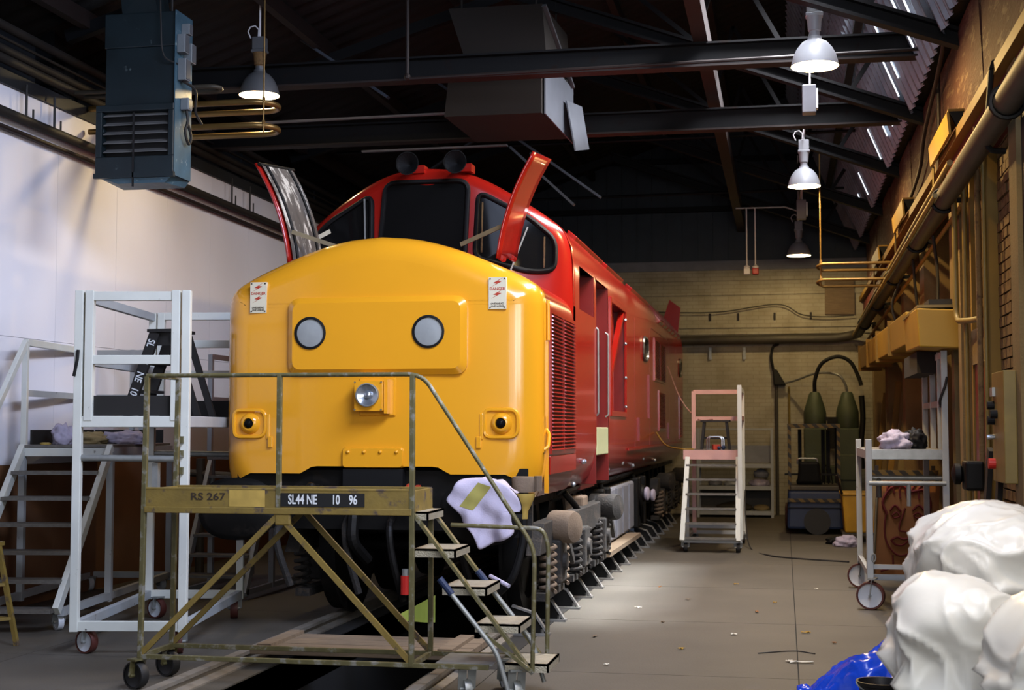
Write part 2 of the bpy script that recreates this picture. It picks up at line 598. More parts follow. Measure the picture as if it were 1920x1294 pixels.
def chequer(name, c1, c2, scale, direction=(1, 0, 1)):
    """diagonal hazard stripes"""
    m = mat(name, c1, 0.6, var=0)
    nt = m.node_tree
    N, L = nt.nodes, nt.links
    tc = N.new('ShaderNodeTexCoord')
    dt = N.new('ShaderNodeVectorMath')
    dt.operation = 'DOT_PRODUCT'
    dt.inputs[1].default_value = direction
    L.new(tc.outputs['Object'], dt.inputs[0])
    mu = N.new('ShaderNodeMath')
    mu.operation = 'MULTIPLY'
    mu.inputs[1].default_value = scale
    L.new(dt.outputs['Value'], mu.inputs[0])
    fr = N.new('ShaderNodeMath')
    fr.operation = 'FRACT'
    L.new(mu.outputs[0], fr.inputs[0])
    gt = N.new('ShaderNodeMath')
    gt.operation = 'GREATER_THAN'
    gt.inputs[1].default_value = 0.5
    L.new(fr.outputs[0], gt.inputs[0])
    mx = N.new('ShaderNodeMix')
    mx.data_type = 'RGBA'
    mx.inputs[6].default_value = (*srgb(c1), 1)
    mx.inputs[7].default_value = (*srgb(c2), 1)
    L.new(gt.outputs[0], mx.inputs[0])
    L.new(mx.outputs[2], N['Principled BSDF'].inputs['Base Color'])
    return m


M['hazard'] = chequer('yellow_black_hazard_paint', '#5c4818', '#141312', 7.0)


def floor_mat():
    m = mat('dusty_concrete', '#4a453c', 0.62, var=0.22, scale=1.1, bump=0.12, bscale=70, wear='#5b554b', wthr=0.66, wscale=3.5, wrough=0.75)
    return m


M['floor'] = floor_mat()

# ================================================================== SETTING
# ---- floor: concrete slabs either side of the inspection pit
PIT0, PIT1 = -3.42, -2.32          # pit opening between the rails
WL, WR, WB = -6.8, 1.95, 27.0      # left wall, recessed right wall, back wall
floor = setting('floor', (0, 0, 0))
sub = MB()
for x0, x1 in ((WL - 0.2, PIT0), (PIT1, WR + 0.3)):
    sub.box(x0, x1, -7, WB + 0.3, -0.25, -0.012)
sub.box(PIT0, PIT1, -7, 4.2, -0.25, -0.012)
sub.build('concrete_base', M['pit'], floor)
ys = [1.6, 4.2, 6.75, 9.32, 11.9, 14.5, 17.1, 19.7, 22.3, 24.9, WB]
for (x0, x1, nx) in ((WL, PIT0 - 0.42, 2), (PIT1 + 0.42, WR + 0.1, 2)):
    for j in range(len(ys) - 1):
        for i in range(nx):
            a = x0 + (x1 - x0) * i / nx
            b = x0 + (x1 - x0) * (i + 1) / nx
            g = 0.004
            MB().box(a + g, b - g, ys[j] + g, ys[j + 1] - g, -0.011, 0.0).build('slab', M['floor'], floor)
for x0, x1 in ((PIT0 - 0.42, PIT0), (PIT1, PIT1 + 0.42)):
    for j in range(len(ys) - 1):
        MB().box(x0 + 0.004, x1 - 0.004, ys[j] + .004, ys[j + 1] - .004, -0.011, -0.001).build('kerb_slab', M['pit'] if j > 2 else M['floor'], floor)  # dark pit colour on all but the nearest kerb slabs
mk = MB()
mk.box(-6.7, -5.35, 8.62, 8.66, 0.0, 0.0015)
mk.bar((-6.6, 7.6, 0.001), (-5.35, 8.62, 0.001), 0.035, 0.0015)
mk.build('floor_marking', M['lamp_grey'], floor)
pit = MB()
pit.box(PIT0 - .15, PIT0, 4.2, 26.0, -1.3, -0.012).box(PIT1, PIT1 + .15, 4.2, 26.0, -1.3, -0.012)
pit.box(PIT0, PIT1, 4.1, 4.2, -1.3, -0.012).box(PIT0, PIT1, 4.1, 26, -1.45, -1.3)
pit.build('pit_lining', M['pit'], floor)

# ---- left wall: white boards over a brown dado that also carries painted shade, dark cladding set back above
wl = setting('wall_left', (WL, 0, 0))
MB().box(WL - 0.25, WL - 0.03, 3, WB, 0, 4.66).build('wall_core', M['white_wall'], wl)
y = 6.2
k = 0
while y < WB - 0.1:
    y1 = min(y + 1.22, WB)
    for z0, z1 in ((1.28, 2.43), (2.43, 4.67)):
        MB().box(WL - 0.03, WL, y + 0.002, y1 - 0.002, z0 + 0.002, z1 - 0.002).build('panel', M['white_wall'], wl)
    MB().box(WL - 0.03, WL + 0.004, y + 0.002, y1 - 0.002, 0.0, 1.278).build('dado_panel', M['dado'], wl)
    y = y1
MB().box(WL - 0.32, WL + 0.03, 3, WB, 4.67, 4.80).build('coping', M['dark_clad'], wl)
y = 8.0
while y < WB - 0.2:
    y1 = min(y + 0.75, WB)
    MB().box(WL - 0.42, WL - 0.34 + 0.02 * (k % 2), y, y1 - 0.03, 4.80, 7.6).build('cladding_panel', M['dark_clad'], wl)
    y = y1
    k += 1
for yy in (9.4, 12.5, 15.6, 18.7, 21.8, 24.9):
    MB().box(WL - 0.33, WL - 0.12, yy - .1, yy + .1, 4.8, 7.4).build('stanchion', M['girder'], wl)

# ---- back wall: painted brick below, ribbed sheet gable above
wb = setting('wall_back', (0, WB, 0))
MB().box(WL - 0.3, WR + 0.4, WB, WB + 0.3, 0, 4.42).build('brickwork', M['brick_back'], wb)
for z0, z1, d in ((4.42, 4.62, 0.03), (4.62, 4.80, 0.09), (4.15, 4.22, 0.035), (3.40, 3.45, 0.03), (3.52, 3.56, 0.025)):
    MB().box(WL, WR + 0.3, WB - d, WB + 0.2, z0, z1).build('string_course', M['tank_grey'] if z0 > 4.6 else M['brick_back'], wb)
MB().box(0.78, 1.32, WB - 0.05, WB + 0.1, 3.75, 4.40).build('blocked_opening', M['wood'], wb)
x = WL - 0.3
while x < WR + 0.3:
    p = MB()
    p.box(x, x + 0.255, WB + 0.02, WB + 0.08, 4.80, 9.2)
    p.box(x + 0.255, x + 0.29, WB - 0.03, WB + 0.08, 4.80, 9.2)
    p.build('sheet_panel', M['clad_back'], wb)
    x += 0.29
for z in (5.75, 6.7):
    MB().box(WL, WR, WB - 0.12, WB - 0.02, z, z + 0.1).build('sheeting_rail', M['girder'], wb)
bolts = MB()
for i in range(14):
    bolts.cyl((-1.7 + i * 0.24, WB - .03, 3.335), (-1.7 + i * .24, WB - .005, 3.335), 0.012, n=6)
bolts.build('bolt_heads', M['black'], wb, kind='stuff')
for xx in (-1.36, -0.83, -0.15, 0.52):
    MB().box(xx - .02, xx + .02, WB - .02, WB, 3.66, 3.80).build('iron_tab', M['rust'], wb)
for xx in (-1.36, -0.72):
    MB().box(xx - .025, xx + .025, WB - .04, WB, 2.92, 3.15).build('iron_tab', M['galv'], wb)

# ---- right wall: recessed panels between piers, boarded spandrel above
wr = setting('wall_right', (WR, 0, 0))
MB().box(WR, WR + 0.3, 13.3, WB, 0, 4.05).build('wall_core', M['cream_board'], wr)
MB().box(1.68, WR + .3, 7.2, 13.3, 0, 4.05).build('wall_core', M['mortar'], wr)
ya = 6.4
for i in range(13):
    L = (1.35, 1.7, 1.55)[i % 3]
    yb = min(ya + L, WB)
    MB().hexa([(1.52, ya + .006, 4.07), (1.62, ya + .006, 4.07), (1.62, yb - .006, 4.07), (1.52, yb - .006, 4.07),
               (1.50 - .02 * (i % 2), ya + .006, 4.98), (1.6, ya + .006, 5.02), (1.6, yb - .006, 5.02), (1.50 - .02 * (i % 2), yb - .006, 4.98)]).build('spandrel_board', M['orange_board'], wr)
    ya = yb
MB().box(1.6, 2.25, 6.4, WB, 4.07, 5.02).build('spandrel_core', M['rust'], wr)
MB().box(1.41, 1.62, 6.4, WB, 3.98, 4.065).build('ledge', M['ochre'], wr)
MB().box(1.48, 1.62, 6.4, WB, 3.72, 3.98).build('ledge_backing', M['red_ochre'], wr)
MB().box(1.34, 1.72, 6.4, WB, 5.02, 5.08).build('gutter_board', M['black'], wr)
# piers and the panels between them
for (y0, y1, x0, mm) in ((13.3, 13.75, 1.55, 'cream_board'), (16.2, 16.7, 1.55, 'cream_board'), (18.9, 19.3, 1.55, 'cream_board'), (22.0, 22.5, 1.55, 'cream_board'), (25.2, 25.7, 1.55, 'cream_board')):
    MB().box(x0, WR + .1, y0, y1, 0, 3.97).build('pier', M[mm], wr)
for (y0, y1, z0, z1, mm, d) in ((13.75, 14.6, 0.9, 4.0, 'red_ochre', .04), (14.6, 16.2, 0.9, 4.0, 'cream_board', .03), (16.7, 17.5, 0.9, 3.9, 'red_ochre', .05), (17.5, 18.9, 0.9, 3.9, 'ochre', .03),
                                (19.3, 20.6, .9, 3.9, 'red_ochre', .05), (20.6, 22.0, .9, 3.9, 'cream_board', .03), (22.5, 25.2, .9, 3.9, 'ochre', .04), (25.7, 27, .9, 3.9, 'cream_board', .03),
                                (13.75, 16.2, 0, .88, 'red_ochre', .05), (16.7, 18.9, 0, .88, 'ochre', .05), (19.3, 22.0, 0, .88, 'cream_board', .05), (22.5, 25.2, 0, .88, 'ochre', .05)):
    MB().box(WR - d, WR + .05, y0 + .01, y1 - .01, z0, z1).build('panel', M[mm], wr)
# doorway surround in the panel by the yellow duct
MB().box(WR - .10, WR, 16.72, 17.48, 0.02, 2.5).build('recess_door', M['dark_red'], wr)
for yy in (16.7, 17.44):
    MB().box(WR - .16, WR, yy, yy + .07, 0, 2.6).build('door_post', M['ochre'], wr)
# near bay: brickwork with timber posts
bw, bh = 0.225, 0.0795
first = None
n_single = 0
rest = MB()
for r in range(41):
    z0 = 0.85 + r * bh
    yy = 8.9 + (0.11 if r % 2 else 0)
    while yy < 13.2:
        y1 = min(yy + bw - 0.012, 13.29)
        off = rnd.uniform(-0.006, 0.006)
        if 9.75 < yy < 11.0 and r >= 3 and n_single < 240:
            if first is None:
                first = MB().box(WR, WR + 0.13, 0, bw - 0.012, 0, bh - 0.012).build('brick', M['brickA'], wr, bevel=0.004)
                first.location = Vector((1.60 - WR, yy, z0))
            else:
                o = inst(first, 'brick', wr, (1.60 - WR + off, yy, z0))
            n_single += 1
        else:
            rest.box(1.60 + off, 1.74, yy, y1, z0, z0 + bh - 0.012)
        yy += bw
rest.build('brickwork_far', M['brickA'], wr, kind='stuff')
for (y0, y1, x0, z0, z1, mm) in ((9.32, 9.62, 1.47, 0, 3.97, 'cream_board'), (11.05, 11.17, 1.50, 0, 3.97, 'ochre'), (12.55, 12.75, 1.50, 0, 3.97, 'cream_board'),
                                 (11.98, 12.06, 1.52, 0, 3.97, 'ochre'), (13.1, 13.3, 1.50, 0, 3.97, 'cream_board')):
    MB().box(x0, 1.70, y0, y1, z0, z1).build('post', M[mm], wr)
MB().box(1.53, 1.62, 11.2, 11.95, 1.0, 2.12).build('dark_doorway', M['dark_red'], wr)
MB().box(1.51, 1.64, 11.17, 11.98, 2.12, 2.40).build('lintel_board', M['cream_board'], wr)
MB().box(1.50, 1.62, 7.4, 9.30, 0.0, 3.97).build('dark_boarding', M['wood_dark'], wr)
for y0, y1 in ((9.65, 10.25), (10.3, 11.0)):
    MB().box(1.45, 1.62, y0, y1, 0.0, 0.98).build('skirting_board', M['cream_board'], wr)

# near right wall, with an unseen window added to carry side light
MB().box(1.68, 2.0, -1.0, 7.2, 0, 1.95).box(1.68, 2.0, -1.0, 7.2, 4.05, 5.0).box(1.68, 2.0, -1.0, 1.9, 1.95, 4.05).box(1.68, 2.0, 6.7, 7.2, 1.95, 4.05).build('near_wall', M['cream_board'], wr)
w1 = setting('window_added', (1.9, 4.3, 1.95))  # made-up window, out of view
for k in range(5):
    yy = 1.93 + k * 1.18
    MB().box(1.80, 1.88, yy, yy + .05, 1.95, 4.05).build('mullion', M['alu_dim'], w1)
    if k < 4:
        MB().box(1.83, 1.84, yy + .05, yy + 1.18, 2.0, 4.0).build('pane', M['skyslot'], w1)
for z in (1.95, 4.0):
    MB().box(1.80, 1.88, 1.93, 6.7, z, z + .05).build('frame_rail', M['alu_dim'], w1)

# ---- roof: dark sheeting falling to the left, steep sheeted slope on the right
ce = setting('ceiling', (0, 0, 0))


def shallow(u, v):
    x = 0.2 + (WL - 0.6 - 0.2) * u
    yv = 6.0 + 21.0 * v
    return (x, yv, 7.95 - 0.35 * (0.2 - x) + 0.03 * math.sin(v * 21.0 / 0.15 * PI))


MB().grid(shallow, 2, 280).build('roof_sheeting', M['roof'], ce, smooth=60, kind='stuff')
SB, ST = Vector((1.34, 0, 4.98)), Vector((0.10, 0, 7.98))
sd = (ST - SB).normalized()
sn = Vector((-sd.z, 0, sd.x))       # into the room: left and down
if sn.z > 0:
    sn = -sn
sheet = None
W = 0.30
i = 0
yy = 8.4
while yy < WB - 0.05:
    if sheet is None:
        sb = MB()
        prof = [(0, 0), (0.03, 0.035), (0.07, 0.035), (0.10, 0), (0.19, 0), (0.215, -0.02), (0.25, -0.02), (0.275, 0), (0.30, 0)]
        P0 = [SB - sd * 0.05 + Vector((0, q, 0)) + sn * h for q, h in prof]
        P1 = [ST + Vector((0, q, 0)) + sn * h for q, h in prof]
        n = len(prof)
        sb.add(P0 + P1, [(a, a + 1, n + a + 1, n + a) for a in range(n - 1)])
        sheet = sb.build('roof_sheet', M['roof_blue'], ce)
        sheet.location = (0, yy, 0)
    else:
        inst(sheet, 'roof_sheet', ce, (0, yy, 0))
    yy += W
    i += 1
# glowing strips in place of daylight through sheet gaps, low on the slope
for (y0, t0, t1) in ((11.55, .18, .62), (11.95, .12, .50), (12.85, .10, .42), (13.35, .06, .40), (14.75, .08, .30), (15.2, .05, .24), (16.4, .03, .10), (17.1, .04, .09), (18.4, .03, .16), (21.2, .03, .14), (22.4, .03, .10)):
    p = MB()
    a, b = SB + (ST - SB) * t0 + sn * .05, SB + (ST - SB) * t1 + sn * .05
    p.bar(a + Vector((0, y0, 0)), b + Vector((0, y0, 0)), 0.045, 0.01, up=sn)
    p.build('daylight_gap_strip', M['skyslot'], ce)
for t in (.34, .70):
    q = SB + (ST - SB) * t + sn * .09
    MB().bar((q.x, 8.4, q.z), (q.x, WB, q.z), .09, .06).build('purlin', M['girder'], ce)
for t in (.15, .3, .5, .7, .88):
    xq = 0.2 + (WL - 0.8) * t
    zq = 7.95 - 0.35 * (0.2 - xq) - .12
    MB().bar((xq, 8, zq), (xq, WB, zq), .09, .16).build('purlin', M['rust'], ce)

# ---- roof steelwork: trusses, girders
def truss(y, n):
    t = thing('roof_truss', n, 'truss', (1.45, y, 4.85))
    zf = lambda x: 4.98 + 0.36 * (1.45 - x)
    e = MB().bar((1.55, y, zf(1.55)), (-3.0, y, zf(-3.0)), .16, .03)
    e.bar((1.55, y, zf(1.55) - .13), (-3.0, y, zf(-3.0) - .13), .14, .03)
    e.bar((1.55, y, zf(1.55) - .065), (-3.0, y, zf(-3.0) - .065), .02, .12)
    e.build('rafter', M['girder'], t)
    MB().bar((WL + .1, y, 5.35), (-3.0, y, zf(-3.0) - .1), .1, .12).build('far_rafter', M['girder'], t)
    for (xa, za, xb, zb) in ((.75, zf(.75), .95, 5.55), (.2, zf(.2), .55, 6.5), (.2, zf(.2), -.6, 6.9), (-.9, zf(-.9), -.6, 6.9), (-.9, zf(-.9), -2.2, 6.95)):
        MB().bar((xa, y, za), (xb, y, zb), .05, .05).build('strut', M['girder'], t)
    return t


for y, n in ((12.25, 'nearest dark sloping truss, its foot beside the topmost bracket'), (15.3, 'second dark sloping truss, crossing behind the junction box'),
             (18.5, 'third dark sloping truss, behind the middle hanging lamp'), (21.8, 'fourth dark sloping truss, between middle and far hanging lamps'),
             (25.1, 'last dark sloping truss, against the ribbed gable sheeting')):
    truss(y, n)


def girder(y, z0, z1, n):
    t = thing('tie_girder', n, 'girder', (-2.6, y, z0))
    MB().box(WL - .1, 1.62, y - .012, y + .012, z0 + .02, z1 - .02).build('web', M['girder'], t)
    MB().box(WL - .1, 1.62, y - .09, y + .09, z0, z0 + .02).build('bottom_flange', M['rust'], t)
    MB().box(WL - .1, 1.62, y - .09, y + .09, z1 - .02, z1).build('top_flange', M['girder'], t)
    return t


girder(13.6, 5.10, 5.34, 'long dark horizontal girder crossing in front of the brown duct')
girder(16.0, 4.99, 5.24, 'lower dark horizontal girder crossing behind the brown duct')
tag(MB().bar((-.75, 9.0, 5.45), (-.75, 26.9, 5.45), .14, .22).build('longitudinal_beam', M['rust']), 'brown steel beam running lengthwise over both girders', 'beam')
tag(MB().tube([(-6.4, 19.5, 5.62), (1.0, 19.5, 5.66)], .022).build('tie_rod', M['girder']), 'thin tie rod across the shed beyond the two girders', 'rod', 'thin roof tie rods')
tag(MB().tube([(-6.4, 23.2, 5.45), (1.0, 23.2, 5.50)], .022).build('tie_rod', M['girder']), 'thin tie rod across the shed near the gable', 'rod', 'thin roof tie rods')
tag(MB().bar((-6.2, 14.9, 5.05), (-3.4, 14.9, 5.07), .05, .02).build('pale_conduit', M['tank_grey']), 'upper pale strip conduit in the dark roof left of duct', 'conduit')
tag(MB().bar((-5.0, 16.3, 4.97), (-3.2, 16.3, 4.98), .05, .02).build('pale_conduit', M['tank_grey']), 'lower pale strip conduit in the dark roof left of duct', 'conduit')
hr = thing('hanger_pipe', 'thin pipe dropped from the roof with a right-angled run under the girder', 'pipe', (-3.6, 13.3, 5.1))
MB().tube(fillet([(-3.62, 13.3, 6.6), (-3.62, 13.3, 5.06), (1.3, 13.35, 5.12)], .05), .018).build('run', M['rust'], hr)
MB().ball((-3.62, 13.3, 5.08), .035).build('elbow', M['rust'], hr)
for (a, b, l) in (((-5.6, 15.0, 6.2), (-4.3, 15.0, 5.3), 'dark diagonal roof brace above the pale conduit strips'), ((-4.6, 18.0, 6.3), (-2.3, 18.0, 4.6), 'long dark diagonal brace running down behind the brown duct'), ((-3.3, 17.0, 5.1), (-2.5, 17.0, 4.35), 'short dark diagonal brace just above the cab roof'), ((-6.0, 21, 5.2), (-4.4, 21, 6.2), 'dark diagonal brace rising to the right, far back over the locomotive')):
    tag(MB().bar(a, b, .09, .03).build('roof_brace', M['brace']), l, 'brace', 'dark roof braces')

# ================================================================== LOCOMOTIVE
CX, HW = -3.12, 1.29
loco = thing('diesel_locomotive', 'red diesel locomotive with a bulbous yellow nose, standing over the pit', 'locomotive', (CX, 10.5, 0.0))


def half_arch(pts, k=6):
    return [(p.x, p.y) for p in spline([(a, b, 0) for a, b in pts], k)]


NB = [(1.20, 1.07), (1.25, 1.17), (1.282, 1.32), (1.29, 1.55), (1.29, 2.1), (1.29, 2.5), (1.286, 2.60), (1.265, 2.68), (1.21, 2.745), (1.10, 2.81), (0.9, 2.90), (0.6, 3.02), (0.3, 3.10), (0.0, 3.13)]
nose_half = half_arch(NB, 5)
BODY = [(1.02, 1.00), (1.14, 1.06), (1.22, 1.15), (1.27, 1.28), (1.29, 1.45), (1.29, 1.62), (1.29, 1.79), (1.29, 2.1), (1.29, 2.4), (1.29, 2.70), (1.29, 2.98), (1.285, 3.10), (1.265, 3.24), (1.20, 3.38), (1.06, 3.50), (0.80, 3.67),
        (0.53, 3.82), (0.28, 3.91), (0.0, 3.94)]


def full(h):
    return [(-x, z) for x, z in h] + [(x, z) for x, z in reversed(h[:-1])]


def normals2(pts):
    out = []
    for i in range(len(pts)):
        a, b = pts[max(i - 1, 0)], pts[min(i + 1, len(pts) - 1)]
        tx, tz = b[0] - a[0], b[1] - a[1]
        l = math.hypot(tx, tz) or 1
        out.append((tz / l, -tx / l))          # inward for a left-up-over-right outline
    return out


NOSE = full(nose_half)
NN = normals2(NOSE)
YF = 10.53


def nose_plan(x, z):
    return YF + 0.07 * (x / 1.29) ** 2 + 0.05 * max(0, (z - 2.2)) ** 2


def nose_bottom(x):
    a = abs(x + 0.0)
    if a < 0.50:
        return 1.25
    if a < 0.60:
        return 1.25 - (a - 0.50) / 0.10 * 0.07
    return 1.18


# yellow front: rounded rim rings, then a gently curved face
R = 0.20
mb = MB()
rings = [(0.0, YF + R + 0.21), (0.0, YF + R + 0.03)]
for t in (0, 15, 30, 45, 60, 75, 90):
    a = math.radians(t)
    rings.append((R * (1 - math.cos(a)), YF + R * (1 - math.sin(a))))
n = len(NOSE)
vv = []
for d, yv in rings:
    for (x, z), (nx, nz) in zip(NOSE, NN):
        X, Z = x + nx * d, z + nz * d
        w = min(1.0, d / (R * .5))
        if Z < 1.6 and w > 0:
            zb = nose_bottom(X)
            Z = Z + (zb + (Z - 1.07) * (1.6 - zb) / 0.53 - Z) * w
        vv.append((CX + X, yv + nose_plan(X, Z) - YF, Z))
ff = [(j * n + i, j * n + i + 1, (j + 1) * n + i + 1, (j + 1) * n + i) for j in range(len(rings) - 1) for i in range(n - 1)]
mb.add(vv, ff)
inner = [(x + nx * R, z + nz * R) for (x, z), (nx, nz) in zip(NOSE, NN)]
hcount = n // 2
MX = 44
rows = []
for i in range(hcount):
    xl, zl = inner[i]
    xr, zr = inner[n - 1 - i]
    row = []
    for k in range(MX + 1):
        x = xl + (xr - xl) * k / MX
        z = zl
        zb = nose_bottom(x)
        if z < 1.6:
            z = zb + (z - 1.07) * (1.6 - zb) / (1.6 - 1.07)
        row.append((CX + x, nose_plan(x, z), z))
    rows.append(row)
top = (CX + inner[hcount][0], nose_plan(0, inner[hcount][1]), inner[hcount][1])
vv = [p for r in rows for p in r] + [top]
ff = []
for i in range(hcount - 1):
    for k in range(MX):
        a = i * (MX + 1) + k
        ff.append((a, a + MX + 1, a + MX + 2, a + 1))
b0 = (hcount - 1) * (MX + 1)
for k in range(MX):
    ff.append((b0 + k, len(vv) - 1, b0 + k + 1))
mb.add(vv, ff)
nose = mb.build('nose_front', M['yellow'], loco, smooth=50, fix=True)

# red nose body back to the cab
mb = MB()
ysn = [YF + R + .20, 11.4, 11.9, 12.5]
vv = [(CX + x, yv, z) for yv in ysn for x, z in NOSE]
mb.add(vv, [(j * n + i, j * n + i + 1, (j + 1) * n + i + 1, (j + 1) * n + i) for j in range(len(ysn) - 1) for i in range(n - 1)])
mb.build('nose_body', M['red'], loco, smooth=50, fix=True)

# main body with openings on the right-hand side
BF = full(BODY)
nb = len(BF)
ysb = [12.38, 12.75, 13.78, 13.93, 14.92, 15.08, 16.52, 18.6, 20.0, 22.4, 24.0, 26.2]
holes = {}


def hole_cells(y0, y1, z0, z1):
    return lambda yv0, yv1, za, zb: yv0 >= y0 - .01 and yv1 <= y1 + .01 and za >= z0 - .01 and zb <= z1 + .01


HOLES = [hole_cells(12.75, 13.78, 2.70, 3.10), hole_cells(13.93, 14.92, 1.06, 3.10), hole_cells(15.08, 16.52, 1.79, 2.98)]
mb = MB()
vv = [(CX + x, yv, z) for yv in ysb for x, z in BF]
ff = []
for j in range(len(ysb) - 1):
    for i in range(nb - 1):
        if BF[i][0] > 0:
            za, zb = sorted((BF[i][1], BF[i + 1][1]))
            if any(h(ysb[j], ysb[j + 1], za, zb) for h in HOLES):
                continue
        ff.append((j * nb + i, j * nb + i + 1, (j + 1) * nb + i + 1, (j + 1) * nb + i))
mb.add(vv, ff)
mb.add([(CX + x, 26.2, z) for x, z in BF], [tuple(range(nb))])
mb.build('body_shell', M['red'], loco, smooth=40)
XS = CX + HW                                 # right flank
# recess linings
r1 = MB()
r1.box(XS - .75, XS - .70, 12.7, 13.83, 2.65, 3.15)
r1.box(XS - .7, XS - .004, 12.75, 12.78, 2.7, 3.1).box(XS - .7, XS - .004, 13.76, 13.78, 2.7, 3.1).box(XS - .7, XS - .004, 12.75, 13.78, 2.68, 2.70)
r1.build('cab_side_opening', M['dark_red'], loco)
MB().box(XS - .12, XS - .10, 12.95, 13.2, 2.7, 3.1).build('quarter_light', M['arm'], loco)
r2 = MB()
r2.box(XS - .22, XS - .16, 13.9, 14.95, 1.0, 3.3)
r2.box(XS - .18, XS - .004, 13.9, 13.93, 1.06, 3.12).box(XS - .18, XS - .004, 14.92, 14.95, 1.06, 3.12).box(XS - .2, XS - .03, 13.93, 14.92, 3.1, 3.14)
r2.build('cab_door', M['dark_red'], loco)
MB().box(XS - .14, XS + .0, 13.97, 14.88, 1.34, 1.62).build('step_panel', M['green_pale'], loco, bevel=.01, label='pale green step panel')
for yv in (13.98, 14.8):
    MB().tube(fillet([(XS - .02, yv, 2.62), (XS + .012, yv, 2.60), (XS + .012, yv, 1.75), (XS - .02, yv, 1.73)], .02), .010).build('handrail', M['galv'], loco, label='pale handrail')
r3 = MB()
r3.box(XS - .6, XS - .55, 15.0, 16.6, 1.7, 3.05)
r3.box(XS - .55, XS - .004, 15.06, 15.08, 1.79, 2.98).box(XS - .55, XS - .004, 16.52, 16.54, 1.79, 2.98)
r3.box(XS - .55, XS - .004, 15.08, 16.52, 1.76, 1.79).box(XS - .55, XS - .004, 15.08, 16.52, 2.98, 3.0)
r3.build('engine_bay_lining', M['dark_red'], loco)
fr = MB()
fr.box(XS - .01, XS + .02, 15.03, 15.09, 1.74, 3.03).box(XS - .01, XS + .02, 16.5, 16.57, 1.74, 3.03).box(XS - .01, XS + .02, 15.09, 16.5, 1.74, 1.80).box(XS - .01, XS + .02, 15.09, 16.5, 2.97, 3.03)
fr.build('engine_bay_frame', M['red'], loco, bevel=.006)
MB().bar((XS - .1, 15.2, 1.80), (XS - .02, 16.35, 2.95), .06, .05).build('stay_bar', M['red'], loco)
MB().box(XS - .12, XS - .08, 16.0, 16.06, 1.8, 2.97).build('engine_bay_mullion', M['red'], loco)
for z in (1.86, 2.2, 2.6, 2.88):
    MB().ball((XS + .015, 16.44, z), .02, 8).build('stud', M['chrome'], loco)


def flank_grille(y0, y1, z0, z1, cols, rows, name):
    fr_ = MB()
    t = .03
    fr_.box(XS - .005, XS + .014, y0, y1, z0, z0 + t).box(XS - .005, XS + .014, y0, y1, z1 - t, z1)
    for c in range(cols + 1):
        yc = y0 + (y1 - y0 - t) * c / cols
        fr_.box(XS - .005, XS + .014, yc, yc + t, z0 + t, z1 - t)
    f = fr_.build(name, M['red'], loco)
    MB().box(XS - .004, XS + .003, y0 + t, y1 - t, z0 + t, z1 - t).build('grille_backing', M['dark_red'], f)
    lv = MB()
    dz = (z1 - z0 - 2 * t) / rows
    for c in range(cols):
        ya = y0 + (y1 - y0 - t) * c / cols + t
        yb = y0 + (y1 - y0 - t) * (c + 1) / cols
        for r in range(rows):
            za = z0 + t + r * dz
            lv.hexa([(XS, ya, za), (XS + .030, ya + .015, za + dz * .12), (XS + .030, yb - .015, za + dz * .12), (XS, yb, za), (XS, ya, za + dz * .75), (XS + .004, ya + .01, za + dz * .8), (XS + .004, yb - .01, za + dz * .8), (XS, yb, za + dz * .75)])
    lv.build('louvres', M['red'], f, kind='stuff')
    return f


flank_grille(11.08, 12.42, 1.40, 2.56, 2, 36, 'nose_grille')
MB().box(XS - .004, XS + .008, 11.06, 12.46, 1.24, 1.385).build('nose_grille_flap', M['red'], loco, bevel=.004)
flank_grille(20.3, 22.2, 2.30, 2.92, 2, 26, 'body_grille')
flank_grille(21.0, 22.1, 1.58, 2.18, 1, 24, 'body_grille')
flank_grille(25.2, 25.9, 1.42, 2.22, 1, 24, 'body_grille')


def oblong(yc, zc, w, h, rim, n_=24):
    pts = []
    for k in range(n_):
        a = 2 * PI * k / n_
        ca, sa = math.cos(a), math.sin(a)
        pts.append((XS + .012, yc + w / 2 * math.copysign(abs(ca) ** .5, ca), zc + h / 2 * math.copysign(abs(sa) ** .5, sa)))
    f = MB().tube(pts, rim, 6, closed=True).build('window_rim', M['steel'], loco)
    MB().prism(pts, (-.01, 0, 0)).build('window_pane', M['glass'], f)


oblong(18.95, 2.68, .62, .30, .02)
oblong(25.45, 2.70, .42, .30, .02)
# body seams, handles, hinges
sm_ = MB()
for yv in (17.6, 19.6, 23.0, 24.4):
    sm_.box(XS - .002, XS + .0015, yv, yv + .015, 1.3, 3.0)
sm_.box(XS - .002, XS + .002, 19.9, 22.6, 3.02, 3.035)
sm_.build('body_seams', M['dark_red'], loco, kind='stuff')
MB().box(XS - .002, XS + .012, 16.8, 26.1, 1.345, 1.372).build('body_strip', M['red'], loco)
for yv, z0, z1 in ((18.0, 1.45, 1.75), (19.4, 1.75, 2.35), (22.7, 1.45, 1.7)):
    MB().box(XS - .002, XS + .02, yv, yv + .05, z0, z1).build('door_edge', M['dark_red'], loco)
for yv, zz in ((12.95, 1.30), (13.05, 1.30), (12.75, 1.10), (15.2, 1.16), (15.3, 1.16), (16.7, 1.2), (17.9, 1.14), (19.2, 1.2), (21.0, 1.14)):
    MB().ball((XS + (.0 if zz > 1.25 else -.06), yv, zz), .025, 8).build('stud', M['chrome'], loco)
# lower cowling flaps
for y0, y1 in ((12.6, 13.85), (15.05, 16.9), (17.0, 19.0), (19.1, 21.4)):
    MB().hexa([(XS - .30, y0, .93), (XS - .27, y0, .93), (XS - .27, y1, .93), (XS - .30, y1, .93), (XS - .17, y0, 1.05), (XS - .14, y0, 1.05), (XS - .14, y1, 1.05), (XS - .17, y1, 1.05)]).build('cowl_flap', M['black'], loco)
